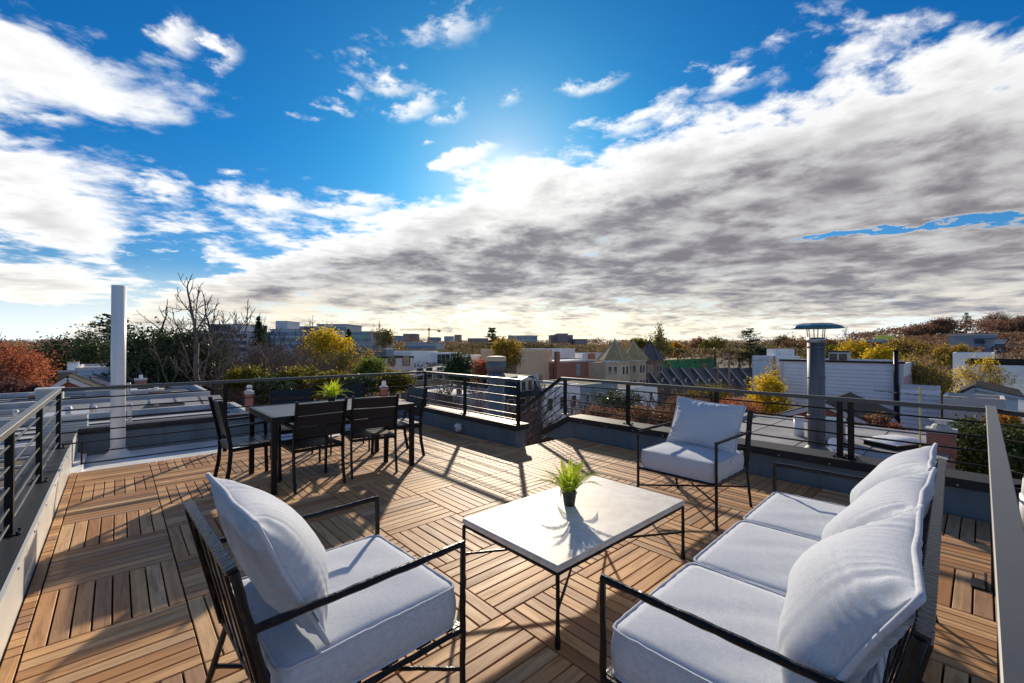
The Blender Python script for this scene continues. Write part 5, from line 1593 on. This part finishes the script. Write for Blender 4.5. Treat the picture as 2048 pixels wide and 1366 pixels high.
def tree(label, px, D, top, bot, wpx, mat, leaf=0.28, n=70, per=60, cr=0.2, group=None, name='tree', bark=None, cat='tree', shell=0.5, low=-0.8, trunk=True, depthk=1.0, limbs=True, zoff=None):
    """leafy tree: crown spans rows top..bot and wpx columns at depth D"""
    x, y = at(px, D); g = HGT(x, y)
    zt, zb = zat(top, D), zat(bot, D)
    w = wpx * D / 862 / 2; hz = (zt - zb) / 2
    t = thing(name, label, cat, (x, y, g), NP.uniform(0, 6.28), group)
    cz = (zt + zb) / 2 - g
    rad = np.array([w, w * depthk, hz]) * 0.93
    cl, pts = clumps(n, per, rad, cr * min(w, hz) * 1.6, shell, low)
    pts[:, 2] += cz
    link('crown', quads('crown', pts, leaf, mat), t)
    if trunk:
        mb = MB(); rr = random.Random(int(px * 7 + D)); r0 = 0.035 * (zt - g)
        r0 = min(0.4, max(0.12, r0))
        mb.tube([(0, 0, -0.3), (rr.uniform(-.2, .2), rr.uniform(-.2, .2), cz * 0.5), (0, 0, cz), (rr.uniform(-.3, .3), 0, cz + hz * 0.55)], [r0, r0 * 0.8, r0 * 0.55, r0 * 0.15], 7)
        if limbs:
            for c in cl[::max(1, n // 26)]:
                f = rr.uniform(-0.55, 0.2); b = Vector((0, 0, cz + f * hz))
                e = Vector((c[0], c[1], c[2] + cz)); m_ = b.lerp(e, 0.5) + Vector((rr.uniform(-.1, .1) * w, rr.uniform(-.1, .1) * w, -0.06 * hz))
                mb.tube([b, m_, e], [r0 * 0.36, r0 * 0.22, r0 * 0.07], 4, False)
        mb.build('trunk', bark or BARK, t)
    return t


def conifer(label, px, D, top, bot, wpx, mat=None, n=26, group=None, name='conifer', leaf=0.3, flat=False):
    x, y = at(px, D); g = HGT(x, y); H = zat(top, D) - g; zb = zat(bot, D) - g; w = wpx * D / 862 / 2
    t = thing(name, label, 'tree', (x, y, g), NP.uniform(0, 6.28), group)
    pts = []; mb = MB(); r0 = min(0.35, 0.03 * H)
    mb.tube([(0, 0, -0.3), (0, 0, H * 0.6), (0, 0, H)], [r0, r0 * .6, 0.03], 7)
    for k in range(n):
        f = (k + NP.random()) / n; z = zb + (H - zb) * f
        L = w * ((1 - f) ** 0.75 * NP.uniform(0.6, 1.1) + 0.06) if not flat else w * NP.uniform(0.35, 1.0) * (0.55 + 0.6 * f if f < .75 else 1.5 * (1.05 - f) + .3)
        for q in range(4):
            az = NP.uniform(0, 6.28); dv = np.array([math.cos(az), math.sin(az), 0.12 if flat else -0.22])
            s = NP.random(42) ** 0.7
            p = dv * L * s[:, None] + np.array([0, 0, z]) + NP.normal(size=(42, 3)) * np.array([0.11, 0.11, 0.055]) * max(L, 0.5)
            pts.append(p)
            mb.tube([(0, 0, z), tuple(dv * L * 0.95 + np.array([0, 0, z]))], [r0 * 0.25, 0.015], 3, False)
    link('crown', quads('crown', np.concatenate(pts), leaf, mat or PINE, 0.3, 0.4), t)
    mb.build('trunk', DBARK, t)
    return t


SKEL = []
for k, (sp, up_, lv) in enumerate(((0.85, 0.16, 5), (0.80, 0.28, 5), (1.0, 0.10, 5), (0.75, 0.32, 5))):
    mb, tips = skeleton(10.0, 0.16, 100 + k, lv, sp, 0.18 if k % 2 else 0.28, (2, 4), up_, 0.012, 0.6, 0.18)
    hgt = max(v[2] for v in mb.v)
    SKEL.append((mb.mesh('branches', TWIG), hgt, np.array([tuple(t) for t in tips])))


def bare(label, px, D, top, kind=0, wide=1.0, group=None, leaves=None, lsize=0.2, per=3, mat=None, name='bare_tree', g=None):
    x, y = at(px, D); gz = HGT(x, y) if g is None else g; H = zat(top, D) - gz
    me, hgt, tips = SKEL[kind]
    s = H / hgt
    t = thing(name, label, 'tree', (x, y, gz), NP.uniform(0, 6.28), group)
    o = link('trunk', me, t); o.scale = (s * wide, s * wide, s)
    if mat:
        me2 = me.copy(); me2.materials.clear(); me2.materials.append(mat); o.data = me2
    if leaves is not None:
        keep = tips[NP.random(len(tips)) < 0.85]
        c = np.repeat(keep, per, axis=0) * np.array([s * wide, s * wide, s]) + NP.normal(size=(len(keep) * per, 3)) * 0.22 * s
        link('leaves', quads('leaves', c, lsize, leaves), t)
    return t


# --- left
tree('rust red maple at the left edge, in front of the dark evergreen', 6, 38, 688, 812, 150, RUST, 0.20, 130, 80, 0.24)
bare('grey leafless tree rising over the rust red maple', 10, 44, 636, 3, 0.7)
tree('low dull purple bush under the rust red maple', 22, 30, 756, 812, 90, leaf_mat('plum_leaf', (0.14, 0.06, 0.05), (0.22, 0.10, 0.08), 0.3), 0.16, 60, 50, 0.25, name='bush', cat='bush')
tree('broad dark evergreen behind the blue-grey house, left of the white pipe', 172, 50, 664, 792, 178, EVER, 0.30, 150, 80, 0.17)
conifer('flat topped dark cedar rising behind the white pipe', 222, 56, 631, 720, 120, PINE, 24, leaf=0.32, flat=True)
tree('big dark glossy magnolia right of the white pipe', 352, 36, 655, 800, 225, EVER, 0.26, 170, 85, 0.16)
tree('dark ivy clad shrub below the big magnolia', 300, 33, 715, 810, 120, EVER, 0.22, 70, 70, 0.2, name='shrub', cat='shrub')
mb, tips = skeleton(13.8, 0.30, 33, 5, 0.80, 0.45, (2, 3), 0.16, 0.018, 0.70, 0.24)
hg = max(v[2] for v in mb.v); x, y = at(424, 31); s_ = (zat(545, 31) - GZ) / hg
t = thing('bare_tree', 'tall leafless tree with a pale trunk reaching high into the sky', 'tree', (x, y, GZ), 2.3)
o = mb.build('trunk', BARK, t); o.scale = (s_ * .8, s_ * .8, s_)
mb, tips = skeleton(13.0, 0.26, 35, 5, 0.80, 0.45, (2, 3), 0.14, 0.016, 0.70, 0.24)
hg = max(v[2] for v in mb.v); x, y = at(392, 34); s_ = (zat(575, 34) - GZ) / hg
t = thing('bare_tree', 'second leafless tree close left of the tallest one', 'tree', (x, y, GZ), 0.4)
o = mb.build('trunk', DBARK, t); o.scale = (s_ * .75, s_ * .75, s_)
mb, tips = skeleton(12.0, 0.22, 41, 5, 1.0, 0.45, (2, 3), 0.06, 0.012, 0.68, 0.2)
hg = max(v[2] for v in mb.v); x, y = at(318, 35); s_ = (zat(592, 35) - GZ) / hg
t = thing('bare_tree', 'spreading leafless tree over the magnolia, right of the white pipe', 'tree', (x, y, GZ), 1.2)
o = mb.build('trunk', DBARK, t); o.scale = (s_ * 1.15, s_ * 1.15, s_)
# brushy trees
lb_ = 'brushy grey-brown bare tree between the magnolia and the yellow ginkgo'
for i, (px, D, top, k, wd) in enumerate(((470, 40, 672, 1, 1.0), (500, 43, 660, 3, 1.1), (525, 38, 676, 1, 1.1), (548, 46, 664, 3, 1.0), (575, 40, 668, 1, 1.2), (600, 48, 680, 3, 1.0), (555, 34, 700, 3, 1.3), (495, 35, 705, 1, 1.2), (615, 42, 690, 1, 1.1), (482, 46, 680, 3, 1.2), (512, 50, 668, 1, 1.2), (536, 33, 715, 1, 1.4), (562, 44, 678, 2, 1.1), (588, 36, 700, 3, 1.3), (465, 33, 712, 0, 1.2), (520, 37, 692, 0, 1.2), (580, 52, 664, 1, 1.2), (540, 41, 684, 2, 1.2))):
    bare(lb_, px, D, top, k, wd, 'brushy bare trees left of the ginkgo')
bare('thin bare tree top showing above the brushy trees, left', 545, 80, 627, 3, 0.7, mat=DBARK)
bare('thin bare tree top showing above the brushy trees, right', 608, 75, 630, 0, 0.9, mat=DBARK)
conifer('narrow dark fir behind the brushy trees', 517, 75, 634, 690, 34, PINE, 22, leaf=0.4)
tree('bright yellow ginkgo left of the dark conifer', 655, 62, 656, 740, 100, YELLOW, 0.34, 90, 70, 0.2)
bare('half bare olive tree before the yellow ginkgo', 628, 46, 682, 1, 1.1, leaves=OLIVE, lsize=0.18, per=6)
bare('half bare gold tree right of the yellow ginkgo', 690, 48, 700, 3, 1.1, leaves=GOLD, lsize=0.18, per=8)
conifer('dark pointed conifer right of the yellow ginkgo', 697, 80, 659, 712, 30, PINE, 24, leaf=0.45)
for px, D, t_, b_, w_, m_, l_ in ((495, 29, 733, 790, 85, OLIVE, 'olive green bush behind the left dining chair'), (600, 31, 733, 790, 100, OLIVE, 'olive yellow bush behind the middle of the dining table'), (660, 30, 742, 792, 95, OLIVE, 'olive bush behind the two near dining chairs'),
                               (742, 37, 716, 775, 62, LIME, 'lime green tree below the cream town house'), (785, 34, 742, 790, 75, OLIVE, 'dull green bush below the cream town house'), (548, 27, 752, 800, 80, EVER, 'dark green bush among the olive bushes'), (720, 28, 750, 795, 70, EVER, 'dark bush right of the table fern')):
    tree(l_, px, D, t_, b_, w_, m_, 0.20, 70, 60, 0.22, name='bush' if b_ > 785 else 'tree', cat='bush' if b_ > 785 else 'tree')
tree('leafy dark tree left of the crane', 767, 130, 656, 702, 40, OLIVE, 0.55, 40, 45, 0.25)
bare('bare tree with thin upright limbs left of the crane', 735, 95, 640, 3, 0.7)
# --- centre
tree('rounded green pine in front of the white town houses', 918, 38, 702, 775, 56, PINE, 0.20, 80, 60, 0.2)
tree('rust red shrub right of the green pine', 962, 46, 716, 770, 42, RUST, 0.24, 40, 45, 0.25, name='shrub', cat='shrub')
tree('tan brown tree above the thick vent stack', 1012, 90, 673, 745, 62, GOLD, 0.40, 70, 60, 0.2)
conifer('tall flat topped pine on the skyline left of the tan block', 984, 110, 656, 700, 40, PINE, 16, leaf=0.5, flat=True)
for i, (px, D, top, k) in enumerate(((880, 30, 748, 1), (925, 24, 762, 3), (905, 34, 740, 1), (1048, 46, 742, 3))):
    bare('small bare tree below the railing between dining table and stairs', px, D, top, k, 1.0, 'small bare trees below the railing')
lb_ = 'bare dark tree in the thicket beyond the right parapet'
i = 0
for px in range(1152, 1545, 20):
    D = 24 + 20 * ((px * 7) % 13) / 13; top = 785 - 26 * ((px * 5) % 11) / 11 + (12 if px < 1330 else 0)
    if 1490 < px: D += 10
    bare(lb_, px, D, top + (18 if D < 28 else 0), (px // 21) % 4, 1.25, 'bare trees of the thicket', mat=None if (px // 21) % 3 else DBARK); i += 1
for px, D, t_, b_, w_, m_, l_ in ((1196, 30, 815, 860, 90, BROWN, 'brown leaved bush in the thicket right of the stairs'), (1290, 27, 815, 870, 130, BROWN, 'brown leaved bush behind the armchair on the left'), (1380, 32, 790, 850, 130, BROWN, 'brown leaved bush behind the armchair pillow'),
                               (1470, 34, 795, 850, 110, RUST, 'rust brown bush before the yellow tree'), (1240, 38, 780, 830, 100, EVER, 'dark green bush under the turrets'), (1420, 40, 770, 815, 90, OLIVE, 'olive bush in the thicket')):
    tree(l_, px, D, t_, b_, w_, m_, 0.11, 110, 80, 0.25, name='bush', cat='bush', low=-1)
tree('golden yellow tree left of the white sided building', 1534, 36, 742, 850, 82, YELLOW, 0.20, 80, 60, 0.22)
bare('half bare rusty tree behind the golden yellow tree', 1540, 44, 722, 1, 0.8, leaves=GOLD, lsize=0.22, per=2)
# --- right
for px, D, t_, b_, w_, m_, l_ in ((1712, 95, 680, 728, 62, YELLOW, 'yellow green tree behind the white sided building, left'), (1762, 80, 692, 735, 58, YELLOW, 'yellow tree behind the white sided building, middle'), (1812, 100, 676, 715, 75, GOLD, 'golden brown tree under the billboard, right'),
                               (1670, 110, 690, 720, 40, OLIVE, 'olive tree behind the tall flue'), (1905, 90, 690, 735, 60, GOLD, 'golden tree left of the long white building')):
    tree(l_, px, D, t_, b_, w_, m_, 0.38, 70, 55, 0.22)
bare('half bare yellow tree leaning over the white extension', 1868, 38, 696, 1, 1.25, leaves=GOLD, lsize=0.17, per=11)
bare('half bare gold tree left of the white panelled building', 1905, 44, 712, 3, 1.2, leaves=YELLOW, lsize=0.17, per=7)
tree('low yellow bush at the foot of the half bare yellow tree', 1885, 33, 800, 870, 60, GOLD, 0.18, 50, 50, 0.25, name='bush', cat='bush')
tree('reddish bush before the brick gable house', 1752, 21, 830, 880, 60, BROWN, 0.12, 50, 50, 0.25, name='bush', cat='bush')
tree('russet bush right of the brick gable house', 1792, 20, 848, 885, 45, RUST, 0.11, 40, 50, 0.25, name='bush', cat='bush')
for px, D, t_, b_, w_, l_ in ((1935, 14, 835, 1010, 130, 'dark green leafy tree left of the right handrail'), (2030, 13, 850, 1040, 150, 'dark green leafy tree beyond the right handrail'), (1985, 17, 845, 960, 110, 'dark green leafy tree behind the right handrail')):
    tree(l_, px, D, t_, b_, w_, leaf_mat('laurel_leaf', (0.035, 0.062, 0.016), (0.085, 0.115, 0.03), 0.25, (0.13, 0.14, 0.05), 0.9), 0.11, 130, 85, 0.2, low=-1)
tree('orange leaved tree beyond the right handrail', 2010, 24, 828, 880, 70, leaf_mat('orange_leaf', (0.40, 0.16, 0.02), (0.55, 0.26, 0.04), 0.4), 0.16, 50, 50, 0.25)
# belt behind the turrets
for px, D, t_, b_, w_, m_, l_ in ((1355, 150, 686, 712, 30, leaf_mat('apricot_leaf', (0.45, 0.22, 0.02), (0.55, 0.28, 0.03), 0.35), 'small orange tree above the green sheathing'), (1320, 140, 675, 718, 42, OLIVE, 'olive tree behind the dark turret'), (1275, 150, 676, 705, 44, OLIVE, 'olive tree between the turret roofs'),
                                  (1430, 160, 672, 712, 56, OLIVE, 'wide olive tree right of the small orange tree'), (1478, 150, 690, 725, 50, FARG, 'dark green tree below the flat topped pine'), (1400, 170, 676, 705, 40, BROWN, 'brown tree between the orange and olive trees'),
                                  (1525, 130, 695, 730, 34, EVER, 'dark evergreen left of the penthouse block'), (1590, 180, 672, 710, 60, BROWN, 'russet brown tree right of the penthouse block'), (1655, 170, 676, 708, 50, BROWN, 'russet brown tree behind the tall flue'), (1565, 200, 670, 700, 30, FARG, 'dark green tree on the belt left of the tall flue')):
    tree(l_, px, D, t_, b_, w_, m_, 0.6, 45, 45, 0.24)
bare('bare tree with a few leaves standing above the belt behind the turrets', 1322, 120, 646, 3, 0.5, leaves=OLIVE, lsize=0.5, per=1)
conifer('flat topped pine standing above the belt right of the turrets', 1500, 135, 657, 715, 62, PINE, 16, leaf=0.5, flat=True)
bare('bare tree against the sky right of the tall flue', 1700, 230, 650, 0, 0.9, mat=DBARK)
conifer('pointed fir on top of the wooded ridge at right', 1933, 330, 624, 668, 30, PINE, 14, leaf=1.2)
for px, D, t_, w_, l_ in ((1885, 300, 634, 62, 'broad russet tree left of the pointed fir on the ridge'), (2000, 320, 628, 70, 'broad russet tree right of the pointed fir on the ridge'), (2045, 300, 632, 60, 'russet tree at the right edge of the ridge'), (1840, 310, 648, 50, 'lowest russet tree where the ridge falls off at left')):
    tree(l_, px, D, t_, t_ + 45, w_, RIDGE, 0.8, 70, 110, 0.2, group='russet trees on the ridge')

# distant woods: one mass each
def wood(name, label, rows, mat, leaf, per, cr, seed):
    """rows: (px0, px1, D, top_row0, top_row1, thickness in rows)"""
    pts = []
    for px0, px1, D, t0, t1, th in rows:
        n = int((px1 - px0) / (cr / D * 862) * 2.6) + 3
        for k in range(n):
            f = NP.random(); px = px0 + (px1 - px0) * f; d = D * NP.uniform(0.92, 1.08)
            x, y = at(px, d)
            top = t0 + (t1 - t0) * f + NP.normal() * 1.3 + 2.0
            zt = zat(top, d); hh = th * d / 862
            q = NP.normal(size=(per, 3)) * np.array([cr * 0.5, cr * 0.5, hh * 0.30])
            q[:, 2] = -np.abs(NP.normal(size=per)) * hh * 0.5
            q += np.array([x, y, zt])
            pts.append(q)
    o = link(name, quads(name, np.concatenate(pts), leaf, mat))
    tag(o, label, 'trees', kind='stuff')


wood('far_wood', 'brown autumn wood along the horizon', [(-700, 2800, 900, 678, 678, 16), (-500, 2500, 520, 683, 683, 16), (-300, 2400, 330, 690, 690, 18)], FARW, 2.6, 110, 16, 1)
wood('ridge_wood', 'brown wood covering the ridge at right', [(1690, 1900, 330, 668, 640, 20), (1860, 2500, 320, 640, 630, 24), (1760, 2500, 270, 672, 648, 26), (1640, 2500, 220, 688, 672, 26), (1640, 2500, 180, 696, 690, 26)], RIDGE, 1.3, 130, 9, 2)
wood('middle_wood', 'mixed wood between the houses in the middle distance', [(740, 1240, 260, 688, 688, 16), (930, 1105, 180, 684, 684, 18), (1230, 1700, 210, 684, 682, 24), (720, 1000, 150, 698, 698, 22), (1200, 1720, 150, 694, 694, 26), (-300, 420, 220, 690, 690, 24), (-300, 420, 130, 702, 702, 30)], FARG, 1.0, 130, 6.5, 3)
wood('near_wood', 'brown undergrowth between the nearer houses', [(440, 1000, 90, 722, 722, 34), (1330, 1560, 185, 700, 700, 26), (1000, 1120, 150, 702, 702, 26), (-200, 450, 75, 722, 722, 40), (1700, 2300, 120, 705, 705, 34)], FARW, 0.45, 150, 4.0, 4)
